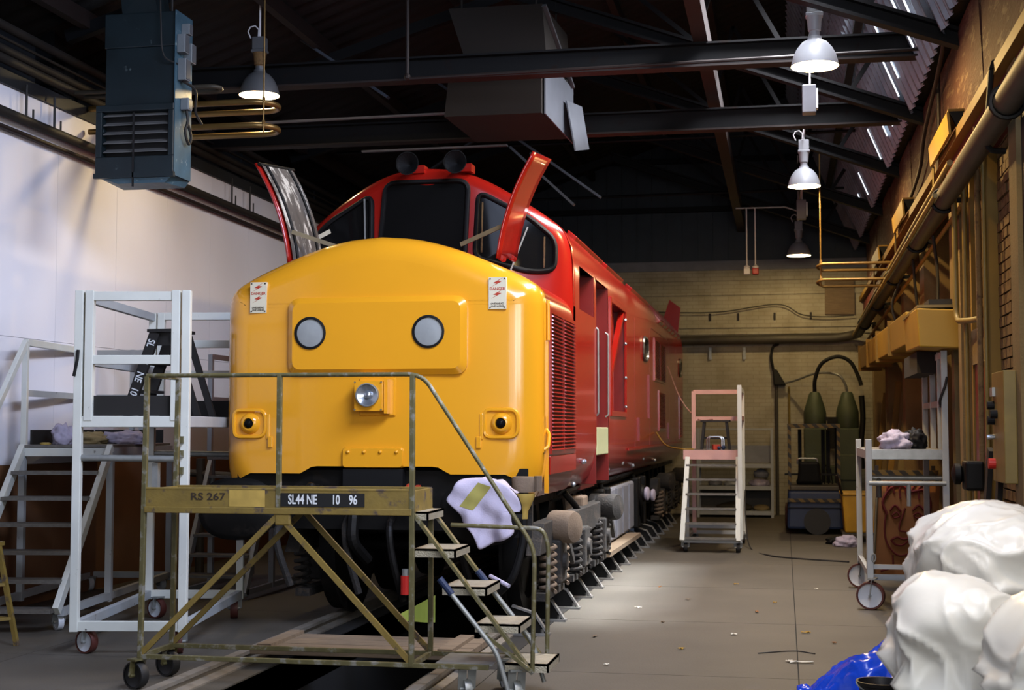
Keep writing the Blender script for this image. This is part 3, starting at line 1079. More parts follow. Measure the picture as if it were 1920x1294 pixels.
# roof rim strips and roof grilles at the far end
for y0, y1 in ((13.2, 15.2), (15.6, 17.2), (18.2, 20.6)):
    MB().hexa([(CX + 1.10, y0, 3.45), (CX + 1.18, y0, 3.39), (CX + 1.18, y1, 3.39), (CX + 1.10, y1, 3.45), (CX + 1.12, y0, 3.50), (CX + 1.205, y0, 3.43), (CX + 1.205, y1, 3.43), (CX + 1.12, y1, 3.50)]).build('roof_strip', M['red'], loco, bevel=.008)
for kx in range(6):
    y0 = 21.3 + kx * .72
    g_ = MB().hexa([(CX + 1.0, y0, 3.52), (CX + 1.27, y0, 3.20), (CX + 1.27, y0 + .62, 3.20), (CX + 1.0, y0 + .62, 3.52), (CX + 1.04, y0, 3.56), (CX + 1.31, y0, 3.23), (CX + 1.31, y0 + .62, 3.23), (CX + 1.04, y0 + .62, 3.56)]).build('roof_grille', M['red'], loco, bevel=.01)
    l_ = MB()
    for q in range(5):
        yy_ = y0 + .06 + q * .11
        l_.bar((CX + 1.055, yy_, 3.56), (CX + 1.305, yy_, 3.255), .05, .03, up=(.8, 0, .6))
    l_.build('grille_bars', M['dark_red'], g_, kind='stuff')
MB().hexa([(CX + .95, 25.6, 3.5), (CX + 1.25, 25.6, 3.35), (CX + 1.25, 25.64, 3.35), (CX + .95, 25.64, 3.5), (CX + 1.1, 25.6, 3.95), (CX + 1.3, 25.6, 3.8), (CX + 1.3, 25.64, 3.8), (CX + 1.1, 25.64, 3.95)]).build('rear_hatch', M['red'], loco)

# ---- cab front
CABH = [(x, z) for x, z in BODY if z > 2.6]
cab_half = [(1.29, 2.55), (1.29, 2.70), (1.29, 2.98), (1.285, 3.10), (1.265, 3.24), (1.20, 3.38), (1.06, 3.50), (0.80, 3.67), (0.53, 3.82), (0.28, 3.91), (0.0, 3.94)]
cab_half = half_arch(cab_half, 4)
CABO = full(cab_half)
CNN = normals2(CABO)


def cab_y(x, z):
    return 11.98 + 0.34 * (abs(x) / 1.29) ** 2.2 + 0.10 * (z - 3.0)


mb = MB()
RC = .10
rings = [(0.0, None), (0.0, RC)]
for t in (30, 60, 90):
    a = math.radians(t)
    rings.append((RC * (1 - math.cos(a)), RC * (1 - math.sin(a))))
nc = len(CABO)
vv = []
for d, q in rings:
    for (x, z), (nx, nz) in zip(CABO, CNN):
        X, Z = x + nx * d, z + nz * d
        vv.append((CX + X, 12.5 if q is None else cab_y(X, Z) + q, Z))
ff = [(j * nc + i, j * nc + i + 1, (j + 1) * nc + i + 1, (j + 1) * nc + i) for j in range(len(rings) - 1) for i in range(nc - 1)]
mb.add(vv, ff)
inner = [(x + nx * RC, z + nz * RC) for (x, z), (nx, nz) in zip(CABO, CNN)]
hc = nc // 2
rows = []
MX = 30
for i in range(hc):
    xl, zl = inner[i]
    xr = -xl
    rows.append([(CX + xl + (xr - xl) * k / MX, cab_y(xl + (xr - xl) * k / MX, zl), zl) for k in range(MX + 1)])
vv = [p for r in rows for p in r] + [(CX, cab_y(0, inner[hc][1]), inner[hc][1])]
ff = []
for i in range(hc - 1):
    for k in range(MX):
        a = i * (MX + 1) + k
        ff.append((a, a + MX + 1, a + MX + 2, a + 1))
b0 = (hc - 1) * (MX + 1)
for k in range(MX):
    ff.append((b0 + k, len(vv) - 1, b0 + k + 1))
mb.add(vv, ff)
mb.build('cab_front', M['red'], loco, smooth=45, fix=True)


def cab_window(poly, rad, wiper=None):
    pts2 = [(p.x, p.y) for p in fillet([(a, b, 0) for a, b in poly + poly[:2]], rad, 5)][1:-1]
    # drop the repeated first corner
    cxm = sum(p[0] for p in pts2) / len(pts2)
    czm = sum(p[1] for p in pts2) / len(pts2)
    ring = [(CX + x, cab_y(x, z) - .014, z) for x, z in pts2]
    m_ = len(ring)
    rim = MB().tube(ring, .024, 6, closed=True).build('windscreen_rim', M['rubber'], loco, smooth=60)
    levels = [1.0, .75, .5, .25]
    vv_ = [(CX + cxm + (x - cxm) * s, cab_y(cxm + (x - cxm) * s, czm + (z - czm) * s) - .010, czm + (z - czm) * s) for s in levels for x, z in pts2]
    vv_.append((CX + cxm, cab_y(cxm, czm) - .010, czm))
    ff_ = [(j * m_ + i, j * m_ + (i + 1) % m_, (j + 1) * m_ + (i + 1) % m_, (j + 1) * m_ + i) for j in range(3) for i in range(m_)]
    ff_ += [(3 * m_ + i, 3 * m_ + (i + 1) % m_, len(vv_) - 1) for i in range(m_)]
    MB().add(vv_, ff_).build('windscreen_pane', M['glass'], rim, smooth=60, fix=True)
    if wiper:
        (xa, za), (xb, zb) = wiper
        MB().bar((CX + xa, cab_y(xa, za) - .05, za), (CX + xb, cab_y(xb, zb) - .05, zb), .014, .014).build('wiper', M['galv'], rim)
    return rim


cab_window([(-.40, 3.06), (.38, 3.06), (.40, 3.80), (-.36, 3.80)], .10)
cab_window([(.47, 3.10), (.95, 2.98), (1.15, 3.0), (1.15, 3.28), (.93, 3.47), (.49, 3.70)], .09, ((.78, 2.98), (.92, 3.38)))
cab_window([(-.49, 3.70), (-.93, 3.47), (-1.15, 3.28), (-1.15, 3.0), (-.95, 2.98), (-.47, 3.10)], .09, ((-.52, 3.15), (-.55, 3.66)))
for (x, z) in ((-.96, 3.37),):
    MB().cbox((CX + x, cab_y(x, z) - .03, z), (.12, .01, .04), ry=-.45).build('window_sticker', M['sign_white'], loco)
for (x, z0, z1) in ((1.06, 3.02, 3.3), (.53, 3.15, 3.6)):
    MB().bar((CX + x, cab_y(x, z0) - .028, z0), (CX + x + .0, cab_y(x, z1) - .028, z1), .012, .01).build('grab_strip', M['brickA'], loco)
# air horns on the cab roof
for x in (-.10, .33):
    hn = MB().lathe([(.012, .0), (.03, .12), (.055, .2), (.098, .27), (.104, .28), (.096, .28), (.05, .2)], (CX + x, 12.12, 3.93), (0, -1, 0), 20, cap=False).build('air_horn', M['black'], loco, smooth=60)
    MB().lathe([(.094, 0), (.04, .05), (.001, .09)], (CX + x, 11.845, 3.93), (0, 1, 0), 20, cap=False).build('horn_mouth', M['rubber'], hn)
    MB().box(CX + x - .01, CX + x + .1, 12.05, 12.2, 3.88, 3.95).build('horn_bracket', M['red'], hn)

# ---- nose fittings
def on_face(x, z):
    return nose_plan(x, z)


def rounded(x0, x1, z0, z1, r, yv, k=5):
    return fillet([(x0, yv, (z0 + z1) / 2), (x0, yv, z1), (x1, yv, z1), (x1, yv, z0), (x0, yv, z0), (x0, yv, (z0 + z1) / 2)], r, k)[:-1]


def panel(x0, x1, z0, z1, r, d, name, m_, inset=.03, y0=None):
    """raised plate with bevelled edge, front face d in front of the nose"""
    ymid = YF if y0 is None else y0
    a = rounded(CX + x0, CX + x1, z0, z1, r, ymid + .10)
    b = rounded(CX + x0, CX + x1, z0, z1, r, ymid - d * .2)
    c = rounded(CX + x0 + inset, CX + x1 - inset, z0 + inset, z1 - inset, max(r - inset * .6, .01), ymid - d)
    m0 = len(a)
    q = MB()
    q.add(a + b + c, [(i, (i + 1) % m0, m0 + (i + 1) % m0, m0 + i) for i in range(m0)] + [(m0 + i, m0 + (i + 1) % m0, 2 * m0 + (i + 1) % m0, 2 * m0 + i) for i in range(m0)] + [tuple(range(2 * m0, 3 * m0))])
    return q.build(name, m_, loco, smooth=32, fix=True)


hp = panel(-.70, .74, 2.02, 2.63, .10, .05, 'headcode_panel', M['yellow'], .045)
for x in (-.505, .445):
    yy0 = YF - .05
    rim = MB().lathe([(.125, -.004), (.128, .012), (.112, .016), (.108, .006)], (CX + x, yy0, 2.35), (0, -1, 0), 40, cap=False).build('marker_light_rim', M['rubber'], loco, smooth=40)
    MB().lathe([(.110, .003), (.06, .012), (.001, .015)], (CX + x, yy0, 2.35), (0, -1, 0), 36, cap=False).build('marker_light_lens', M['lens'], rim, smooth=60)
# headlight box
panel(-.115, .175, 1.70, 2.0, .008, .02, 'headlight_plate', M['yellow'], .008)
hb = panel(-.122, .108, 1.735, 1.975, .008, .14, 'headlight_box', M['yellow'], .006)
MB().box(CX + .108, CX + .135, YF - .10, YF, 1.72, 1.985).build('headlight_side', M['yellow'], hb)
hy = YF - .165
MB().lathe([(.088, -.024), (.09, .012), (.082, .014), (.08, .006)], (CX - .007, hy, 1.862), (0, -1, 0), 32, cap=False).build('headlight_bezel', M['galv'], hb, smooth=40)
MB().lathe([(.081, .006), (.055, -.008), (.028, -.016), (.026, .0), (.018, .006), (.0, .006)], (CX - .007, hy, 1.862), (0, -1, 0), 32, cap=False).build('headlight_lens', M['chrome'], hb, smooth=40)
for sx_, sz_ in ((-.105, .105), (.105, .105), (-.105, -.105), (.105, -.105)):
    MB().cyl((CX - .007 + sx_, hy + .025, 1.855 + sz_), (CX - .007 + sx_, hy + .017, 1.855 + sz_), .007, n=8).build('screw', M['arm'], hb)


def tail_lamp(x, side):
    yv = on_face(x, 1.645)
    w, h = .13, .105
    a = rounded(CX + x - w, CX + x + w, 1.645 - h, 1.645 + h, .07, yv - .012)
    fr_ = MB().tube(a, .016, 6, closed=True).build('tail_lamp_surround', M['yellow'], loco, smooth=50)
    MB().prism([(p.x, yv - .004, p.z) for p in a], (0, .006, 0)).build('tail_lamp_recess', M['yellow'], fr_)
    MB().lathe([(.085, .0), (.07, .03), (.05, .045), (.042, .045), (.038, .03)], (CX + x, yv - .005, 1.645), (0, -1, 0), 24, cap=False).build('tail_lamp_body', M['yellow'], fr_, smooth=40)
    MB().ball((CX + x, yv - .035, 1.645), .037, 14).build('tail_lamp_lens', M['glass'], fr_, smooth=60)
    lug = MB()
    sgn = 1 if side < 0 else -1
    lug.cbox((CX + x + sgn * .155, yv - .012, 1.62), (.03, .02, .20))
    lug.cbox((CX + x + sgn * .175, yv - .016, 1.50), (.04, .03, .09))
    lug.build('lamp_bracket', M['yellow'], fr_, bevel=.006)


tail_lamp(-1.03, -1)
tail_lamp(1.0, 1)


def warning(x, z):
    yv = on_face(x, z)
    w, h = .068, .122
    if x > 0:
        yv -= .008
    pl = MB().box(CX + x - w, CX + x + w, yv - .016, yv + .03, z - h, z + h).build('warning_plate', M['sign_white'], loco)
    for dz in (.078, -.012):
        o = Vector((CX + x, yv - .0165, z + dz))
        bl = [(.045, 0, .035), (.005, 0, .012), (.03, 0, .008), (-.045, 0, -.025), (-.005, 0, -.004), (-.03, 0, .0)]
        MB().prism([o + Vector((a * 1.1, b, c * 1.25)) for a, b, c in bl], (0, -.001, 0)).build('lightning_flash', M['sign_red'], pl)
    text_part('DANGER', .030, (CX + x, yv - .017, z + .032), FACE_FRONT, M['sign_red'], pl)
    text_part('OVERHEAD', .020, (CX + x, yv - .017, z - .082), FACE_FRONT, M['black_ink'], pl)
    text_part('LIVE WIRES', .020, (CX + x, yv - .017, z - .102), FACE_FRONT, M['black_ink'], pl)
    for a in (-1, 1):
        for c in (-1, 1):
            MB().cyl((CX + x + a * (w - .012), yv - .016, z + c * (h - .012)), (CX + x + a * (w - .012), yv - .020, z + c * (h - .012)), .006, n=8).build('rivet', M['black_ink'], pl)


warning(-.97, 2.645)
warning(.97, 2.645)
# coupling apron with bolts, dark gap beneath
ap = panel(-.25, .24, 1.30, 1.46, .03, .03, 'coupling_apron', M['yellow'], .008)
for x in (-.20, -.07, .06, .19):
    MB().ball((CX + x, YF - .032, 1.425), .016, 8).build('bolt', M['yellow'], ap, smooth=60)
MB().box(CX - .245, CX + .235, YF - .012, YF + .3, 1.10, 1.295).build('coupling_slot', M['rubber'], loco)
# side grab recess on the yellow rim
gr_ = MB().box(XS - .003, XS + .004, 10.78, 10.90, 1.42, 1.70).build('grab_recess', M['yellow'], loco)
MB().tube(fillet([(XS, 10.80, 1.44), (XS + .03, 10.82, 1.46), (XS + .03, 10.88, 1.56), (XS, 10.9, 1.6)], .02), .014).build('grab_handle', M['yellow'], gr_)
# hinge at the rim
MB().tube([(XS + .012, 10.93, 2.62), (XS + .014, 10.93, 2.30)], .014).build('nose_hinge', M['yellow'], loco)
MB().box(XS - .02, XS + .012, 10.93, 10.96, 1.1, 2.6).build('nose_joint', M['yellow'], loco)


# raised hatches on the nose top
def hatch(side):
    y0, y1 = 11.02, 11.86
    def pt(u, v):
        t = v
        off = .88 + .10 * t + .20 * t * t
        z = 2.97 + .90 * t - .05 * t * t
        return Vector((CX + side * off, y0 + (y1 - y0) * u - .0, z + .0 + .10 * u))
    h_ = MB().grid(pt, 6, 12).build('nose_hatch', M['red'], loco, smooth=60, solid=.018)
    inn = MB().grid(lambda u, v: pt(.05 + .9 * u, .03 + .94 * v) - Vector((side * .022, 0, -.004)), 6, 12)
    inn.build('hatch_lining', M['peel'], h_, smooth=60)
    for u in (.16, .80):
        MB().tube([pt(u, .02 + .96 * k / 8) - Vector((side * .03, 0, 0)) for k in range(9)], .016, 6).build('hatch_rib', M['black'], h_)
    MB().tube([pt(k / 6, .985) - Vector((side * .02, 0, 0)) for k in range(7)], .016, 6).build('hatch_rib', M['black'], h_)
    for u in (.2, .75):
        MB().cyl(pt(u, 0) + Vector((0, -.06, .0)), pt(u, 0) + Vector((0, .06, .0)), .025, n=10).build('hatch_hinge', M['red'], h_)
    a = pt(.12, .30) - Vector((side * .03, 0, 0))
    b = Vector((CX + side * .52, 11.25, 3.12))
    MB().bar(a, b, .035, .014, up=(0, 1, 0)).build('hatch_stay', M['arm'], h_)


hatch(1)
hatch(-1)

# ---- buffers, drawgear, pipes
for x, nm in ((-.94, 'l'), (.94, 'r')):
    bz = 1.0 if x < 0 else .985
    prof = []
    def bpt(u, v, s=1.0):
        a = 2 * PI * u
        ca, sa = math.cos(a), math.sin(a)
        ex = math.copysign(abs(ca) ** .8, ca) * .31 * v
        ez = math.copysign(abs(sa) ** .8, sa) * .235 * v
        return Vector((CX + x + ex, 10.05 + .05 * v * v - .0, bz + ez))
    bf = MB().grid(bpt, 32, 6).build('buffer_head', M['black'], loco, smooth=60, solid=-.03)
    MB().cyl((CX + x, 10.08, bz), (CX + x, 10.32, bz), .10, n=20).build('buffer_shaft', M['steel'], bf, smooth=40)
    MB().cyl((CX + x, 10.25, bz), (CX + x, 10.62, bz), .15, .17, n=20).build('buffer_stock', M['black'], bf, smooth=40)
MB().box(CX - 1.15, CX + 1.15, 10.62, 10.75, .82, 1.28).build('buffer_beam', M['black'], loco)
MB().box(CX + .78, CX + 1.2, 10.6, 10.62, 1.10, 1.30).build('buffer_beam_plate', M['rubber'], loco)
MB().tube(fillet([(CX - .1, 10.6, 1.05), (CX - .1, 10.35, 1.0), (CX - .1, 10.3, .75), (CX - .02, 10.45, .6)], .08), .045).build('coupling_hook', M['black'], loco)
for x, c in ((.34, 'orange'), (-.45, 'black')):
    cp = MB().tube(fillet([(CX + x, 10.6, 1.15), (CX + x, 10.35, 1.14), (CX + x + .06, 10.33, .95)], .05), .022).build('air_pipe', M[c], loco)
    MB().ball((CX + x, 10.36, 1.15), .045, 10).build('air_cock', M[c], cp)
    MB().cbox((CX + x + .07, 10.33, 1.12), (.03, .03, .12)).build('cock_handle', M[c], cp)
for x, z0, z1, c in ((-.2, .95, .35, 'soot'), (.15, .95, .3, 'black'), (-.75, .9, .4, 'soot'), (.7, .9, .35, 'black')):
    MB().tube(spline([(CX + x, 10.6, z0), (CX + x + .02, 10.38, z0 - .1), (CX + x + .05, 10.36, (z0 + z1) / 2), (CX + x + .12, 10.42, z1)], 6), .028).build('brake_hose', M[c], loco)
rh = MB().cyl((CX + .31, 10.33, .36), (CX + .31, 10.33, .50), .035, n=12).build('hose_coupling', M['red_plastic'], loco, label='red hose coupling')
MB().cyl((CX + .31, 10.33, .50), (CX + .31, 10.33, .55), .025, n=12).build('coupling_cap', M['galv'], rh)
# jumper socket hanging from the right of the beam
js = MB().lathe([(.03, .0), (.035, .06), (.06, .11), (.085, .17), (.085, .19)], (CX + 1.2, 10.42, .93), (0, 0, 1), 20).build('jumper_socket', M['ypatch'], loco, smooth=50)
MB().lathe([(.088, .0), (.09, .10), (.082, .115), (0.0, .115)], (CX + 1.2, 10.42, 1.13), (0, 0, 1), 20).build('socket_cap', M['dust'], js, smooth=40)
MB().cyl((CX + 1.31, 10.42, 1.14), (CX + 1.31, 10.42, 1.25), .03, n=10).build('socket_hinge', M['dust'], js)
MB().tube(spline([(CX + 1.2, 10.42, .93), (CX + 1.19, 10.42, .75), (CX + 1.12, 10.4, .5), (CX + .98, 10.45, .35)], 6), .03).build('jumper_cable', M['rubber'], js)
MB().box(CX + 1.1, CX + 1.24, 10.55, 10.6, .78, 1.1).build('guard_iron', M['soot'], loco)

# ---- bogies
BX = -2.90


def bogie(y0):
    for sx_ in (-1, 1):
        xs = BX + sx_ * .98
        fr_ = MB()
        fr_.hexa([(xs - .06, y0 - .2, .62), (xs + .06, y0 - .2, .62), (xs + .06, y0 + 4.2, .62), (xs - .06, y0 + 4.2, .62), (xs - .06, y0, .86), (xs + .06, y0, .86), (xs + .06, y0 + 4.0, .86), (xs - .06, y0 + 4.0, .86)])
        f = fr_.build('bogie_frame', M['soot'], loco, bevel=.01)
        for ax in (.55, 2.0, 3.45):
            MB().cbox((xs + .02 * sx_, y0 + ax, .52), (.22, .34, .36)).build('axle_box', M['soot'], f, bevel=.02)
            MB().cyl((xs + .08 * sx_, y0 + ax, .52), (xs + .16 * sx_, y0 + ax, .52), .10, .07, n=16).build('axle_cap', M['soot'], f, smooth=40)
            for dy in (-.33, .33):
                pts = [(xs + .05 * sx_ + .062 * math.cos(q * .9), y0 + ax + dy + .062 * math.sin(q * .9), .30 + q * .0085) for q in range(44)]
                MB().tube(pts, .017, 6).build('coil_spring', M['dust'] if ax < 1 and sx_ > 0 else M['soot'], f, smooth=60)
            MB().cbox((xs, y0 + ax, .27), (.12, .95, .06)).build('equaliser_bar', M['soot'], f)
        for yb in (y0 + .55, y0 + 3.6):
            bc = MB().lathe([(.10, .0), (.130, .02), (.135, .04), (.135, .20), (.125, .23), (.07, .245), (0, .25)], (xs + .02 * sx_, yb, .80), (sx_ * .9, -.35, 0), 20).build('brake_cylinder', M['dust'] if yb < 12 and sx_ > 0 else M['soot'], loco, smooth=40)
            MB().cbox((xs + .05 * sx_, yb + .2, .78), (.12, .12, .2)).build('cylinder_bracket', M['soot'], bc)
            MB().bar((xs + .1 * sx_, yb + .25, .75), (xs + .08 * sx_, yb + .8, .45), .04, .07).build('brake_lever', M['soot'], bc)
    for ax in (.55, 2.0, 3.45):
        ws = MB()
        for sx_ in (-1, 1):
            ws.lathe([(.07, -.02), (.10, .0), (.12, .03), (.40, .035), (.43, -.02), (.55, -.02), (.55, .03), (.545, .09), (.575, .10), (.575, .125), (.43, .125), (.40, .07), (.10, .07)], (BX + sx_ * .80, y0 + ax, .64), (-sx_, 0, 0), 36)
        ws.cyl((BX - .8, y0 + ax, .64), (BX + .8, y0 + ax, .64), .08)
        ws.build('wheelset', M['black'], loco, smooth=40)
    MB().box(BX - .6, BX + .6, y0 + .3, y0 + 3.7, .75, 1.0).build('bogie_bolster', M['black'], loco)


bogie(11.0)
bogie(21.2)
MB().box(CX - 1.15, CX + 1.1, 10.75, 26.0, .98, 1.08).build('underframe', M['black'], loco)
# equipment on the right between the bogies
ft = MB().box(CX + .55, CX + 1.16, 16.0, 18.7, .30, .92).build('fuel_tank', M['tank_grey'], loco, bevel=.03)
for yv in (16.6, 17.3, 18.0):
    MB().box(CX + 1.155, CX + 1.18, yv, yv + .06, .33, .9).build('tank_strap', M['tank_grey'], ft)
MB().box(CX - 1.15, CX - .55, 16.0, 19.5, .30, .92).build('battery_box', M['black'], loco, bevel=.03)
MB().box(CX + .7, CX + 1.2, 13.6, 13.95, .72, .95).build('sand_box', M['dust'], loco, bevel=.02)
MB().box(CX + .8, CX + 1.12, 12.75, 13.55, .30, .72).build('brake_rigging_box', M['black'], loco, bevel=.02)
for (yv, zz, r_) in ((14.95, .76, .16), (19.4, .72, .13), (20.3, .66, .12)):
    g_ = MB().lathe([(.0, .0), (r_, .02), (r_, .10), (r_ * .8, .16), (0, .17)], (CX + 1.08, yv, zz), (1, -.15, 0), 24).build('air_reservoir_end', M['black'], loco, smooth=40)
    MB().lathe([(r_ * .55, 0), (r_ * .7, .02), (r_ * .7, .05), (r_ * .5, .06)], (CX + 1.235, yv - .02, zz), (1, -.15, 0), 20).build('reservoir_cap', M['cloth'], g_, smooth=40)
for pts in ([(CX + 1.1, 14.0, .95), (CX + 1.2, 14.3, .6), (CX + 1.15, 14.9, .35), (CX + 1.2, 15.4, .5)], [(CX + 1.12, 15.5, 1.0), (CX + 1.2, 15.6, .6), (CX + 1.16, 15.8, .3)],
            [(CX + 1.12, 12.9, 1.02), (CX + 1.22, 13.1, .85), (CX + 1.2, 13.3, .7)], [(CX + 1.12, 18.9, 1.0), (CX + 1.22, 19.0, .6), (CX + 1.2, 19.3, .35)]):
    MB().tube(spline(pts, 6), .03).build('pipe_run', M['black'], loco, smooth=60)
for yv in (15.2, 15.7, 18.85, 19.15, 19.8):
    MB().box(CX + .95, CX + 1.2, yv, yv + .14, .28, .95).build('control_valve', M['black'], loco, bevel=.02)

# ================================================================== TRACK
for x, n_ in ((BX - .755, 'left'), (BX + .755, 'right')):
    tag(MB().prism([(x - .07, 1.8, .0), (x + .07, 1.8, .0), (x + .07, 1.8, .012), (x + .012, 1.8, .03), (x + .012, 1.8, .058), (x + .036, 1.8, .062), (x + .036, 1.8, .085), (x - .036, 1.8, .085), (x - .036, 1.8, .062), (x - .012, 1.8, .058), (x - .012, 1.8, .03), (x - .07, 1.8, .012)], (0, 25.0, 0)).build('rail', M['rail']),
        ('left running rail beside the pit, under the mustard platform' if n_ == 'left' else 'right running rail beside the pit, under the mustard steps'), 'rail')
ORD = ['first', 'second', 'third', 'fourth', 'fifth', 'sixth', 'seventh', 'eighth', 'ninth', 'tenth', 'eleventh', 'twelfth', 'thirteenth', 'fourteenth', 'fifteenth', 'sixteenth', 'seventeenth', 'eighteenth']
proto = None
for i in range(17):
    yv = 10.9 + i * .83
    if proto is None:
        proto = thing('rail_chair', 'first pale iron rail chair beside the locomotive, nearest the mustard steps', 'rail chair', (-1.98, yv, 0), 'row of rail chairs')
        MB().box(-2.12, -1.80, yv - .05, yv + .05, 0, .02).build('base_plate', M['clampm'], proto)
        MB().prism([(-2.1, yv - .012, .02), (-1.84, yv - .012, .02), (-1.93, yv - .012, .17), (-2.1, yv - .012, .22)], (0, .024, 0)).build('web', M['black'], proto)
        MB().bar((-2.1, yv, .225), (-1.92, yv, .17), .06, .016).build('top_strap', M['clampm'], proto)
        MB().bar((-1.925, yv, .175), (-1.82, yv, .02), .06, .016).build('front_strap', M['clampm'], proto)
        MB().cyl((-1.86, yv, .02), (-1.86, yv, .05), .018, n=8).build('bolt', M['steel'], proto)
    else:
        dup(proto, (0, .83 * i, 0), '%s pale iron rail chair beside the locomotive, counting from the mustard steps' % ORD[i])
tag(MB().cbox((-1.93, 16.6, .255), (.20, 3.0, .05), rz=-.01).build('plank', M['wood']), 'pale plank lying along the rail chairs below the locomotive', 'plank')

# ================================================================== LEFT SIDE
def castor(parent, x, y, z_top, r, mw, mt, name='castor', yaw=0.0, mf=None):
    f = MB()
    ax = Vector((math.cos(yaw), math.sin(yaw), 0))
    bk = Vector((-ax.y, ax.x, 0))
    c = Vector((x, y, r)) + bk * .02
    w = r * .36
    for s in (-1, 1):
        f.bar(Vector((x, y, z_top - .012)) + ax * s * (w + .008), c + ax * s * (w + .008), .006, .05, up=ax)
    f.bar(Vector((x, y, z_top - .006)) - ax * (w + .03), Vector((x, y, z_top - .006)) + ax * (w + .03), .07, .012)
    f.cyl(c - ax * (w + .02), c + ax * (w + .02), .012, n=8)
    o = f.build(name, mf or M['galv'], parent)
    MB().lathe([(r * .35, -w * .6), (r * .78, -w * .7), (r * .84, -w * .8), (r * .84, w * .8), (r * .78, w * .7), (r * .35, w * .6)], c, ax, 24).build('wheel', mw, o, smooth=40)
    MB().lathe([(r * .84, -w), (r * .97, -w), (r, -w * .6), (r, w * .6), (r * .97, w), (r * .84, w)], c, ax, 28, cap=False).build('tyre', mt, o, smooth=40)
    return o


# ---- mustard platform with steps
YA, YB = 8.2, 8.66
XL, XM, XR_ = -3.90, -3.03, -2.19
pf = thing('mobile_platform', 'mustard steel platform on castors with steps, in front of the yellow nose', 'platform steps', (-2.8, 8.4, 0))
bm_ = MB().box(XL, XR_, YA - .01, YA + .01, 1.118, 1.236).box(XL, XR_, YA - .02, YA + .04, 1.084, 1.122).box(XL, XR_, YA - .012, YA + .03, 1.226, 1.240)
bm_.build('front_beam', M['yworn'], pf, bevel=.003)
MB().box(XL, XR_, YB - .02, YB + .02, 1.084, 1.236).build('rear_beam', M['yworn'], pf)
MB().box(XL, XR_, YA + .012, YB - .022, 1.088, 1.10).build('deck', M['wood_dark'], pf)
for xx in (XL, XR_):
    MB().box(xx - .015, xx + .015, YA + .01, YB - .02, 1.10, 1.23).build('end_beam', M['yworn'], pf)
MB().box(-3.345, -3.115, YA - .0125, YA - .009, 1.128, 1.228).build('paint_patch', M['ypatch'], pf)
pl = MB().box(-3.012, -2.482, YA - .016, YA - .010, 1.132, 1.213).build('number_plate', M['black_plate'], pf)
text_part('SL44 NE', .080, (-2.872, YA - .0165, 1.172), FACE_FRONT, M['white_ink'], pl, sx=.66)
text_part('10', .080, (-2.662, YA - .0165, 1.172), FACE_FRONT, M['white_ink'], pl, sx=.66)
text_part('96', .080, (-2.553, YA - .0165, 1.172), FACE_FRONT, M['white_ink'], pl, sx=.66)
text_part('RS 267', .062, (-3.485, YA - .0115, 1.185), FACE_FRONT, M['black_ink'], pf, sx=1.3)
rl = M['ysteel']
HR = (-1.445, YA, .90)
MB().tube(fillet([(XL - .005, YA, 1.934), (-2.13, YA, 1.93), HR, (-1.46, YA, .18)], .09, 6), .0135, 8).build('front_handrail', rl, pf, smooth=60)
MB().tube(fillet([(-2.06, YB, 1.0), (-1.475, YB, .985), (-1.44, YB, .88), (-1.45, YB, .2)], .12, 6), .0135, 8).build('rear_handrail', rl, pf, smooth=60)
MB().tube([(XL, YB, 1.934), (XL, YA, 1.934)], .0135, 8).build('end_rail', rl, pf)
for (a, b) in (((XL, YA, 1.93), (XL - .02, YA, .19)), ((XM, YA, 1.93), (XM, YA, 1.08)), ((XR_, YA, 1.93), (XR_, YA, .19)), ((XL, YB, 1.93), (XL - .02, YB, .19)), ((XR_, YB, 1.1), (XR_, YB, .19))):
    MB().bar(a, b, .03, .03).build('post', rl, pf, bevel=.003)
for yv in (YA, YB):
    MB().bar((XL - .02, yv, .20), (-1.72 if yv == YA else -1.62, yv, .20), .028, .028).build('bottom_rail', rl, pf, bevel=.003)
    MB().bar((XL - .02, yv, .21), (XM + .0, yv, 1.08), .034, .02, up=(0, 1, 0)).build('brace', M['yworn'], pf)
    MB().bar((XM, yv, 1.08), (XR_, yv, .21), .034, .02, up=(0, 1, 0)).build('brace', M['yworn'], pf)
for xx in (XL - .02, XR_):
    MB().bar((xx, YA, .20), (xx, YB, .20), .028, .028).build('cross_rail', rl, pf)
MB().cbox((XM + .03, YA, 1.05), (.10, .03, .07)).build('gusset', M['yworn'], pf, bevel=.01)
for yv in (YA + .02, YB):
    MB().bar((XR_, yv, 1.10), (-1.46, yv, .17), .05, .018, up=(0, 0, 1)).build('stringer', rl, pf)
for k, (xa, xb, z) in enumerate(((XR_, -2.10, 1.105), (-2.19, -1.93, .885), (-2.01, -1.74, .665), (-1.81, -1.54, .45), (-1.63, -1.37, .225))):
    tr = MB().box(xa, xb, YA + .03, YB - .02, z - .012, z).box(xa, xb, YA + .03, YA + .05, z - .05, z).box(xa, xb, YB - .04, YB - .02, z - .05, z)
    tr.box(xb - .01, xb, YA + .03, YB - .02, z - .05, z)
    tr.build('tread', M['tread_yellow'], pf)
MB().bar((-1.75, YA - .02, .40), (-1.46, YA - .02, .19), .02, .02).build('lower_brace', rl, pf)
for (yv, dx) in ((YA - .06, 0), (YB - .02, .12)):
    lv = MB().tube(fillet([(-1.99 + dx, yv, .70), (-1.66 + dx, yv, .30), (-1.585 + dx, yv, .05)], .06), .015, 8).build('jacking_lever', M['galv'], pf, smooth=60)
    MB().tube([(-2.005 + dx, yv, .72), (-1.93 + dx, yv, .63)], .021, 10).build('grip', M['fork_blue'], lv)
MB().box(-2.05, -1.70, YA + .02, YB - .05, .205, .215).build('jacking_plate', M['galv'], pf)
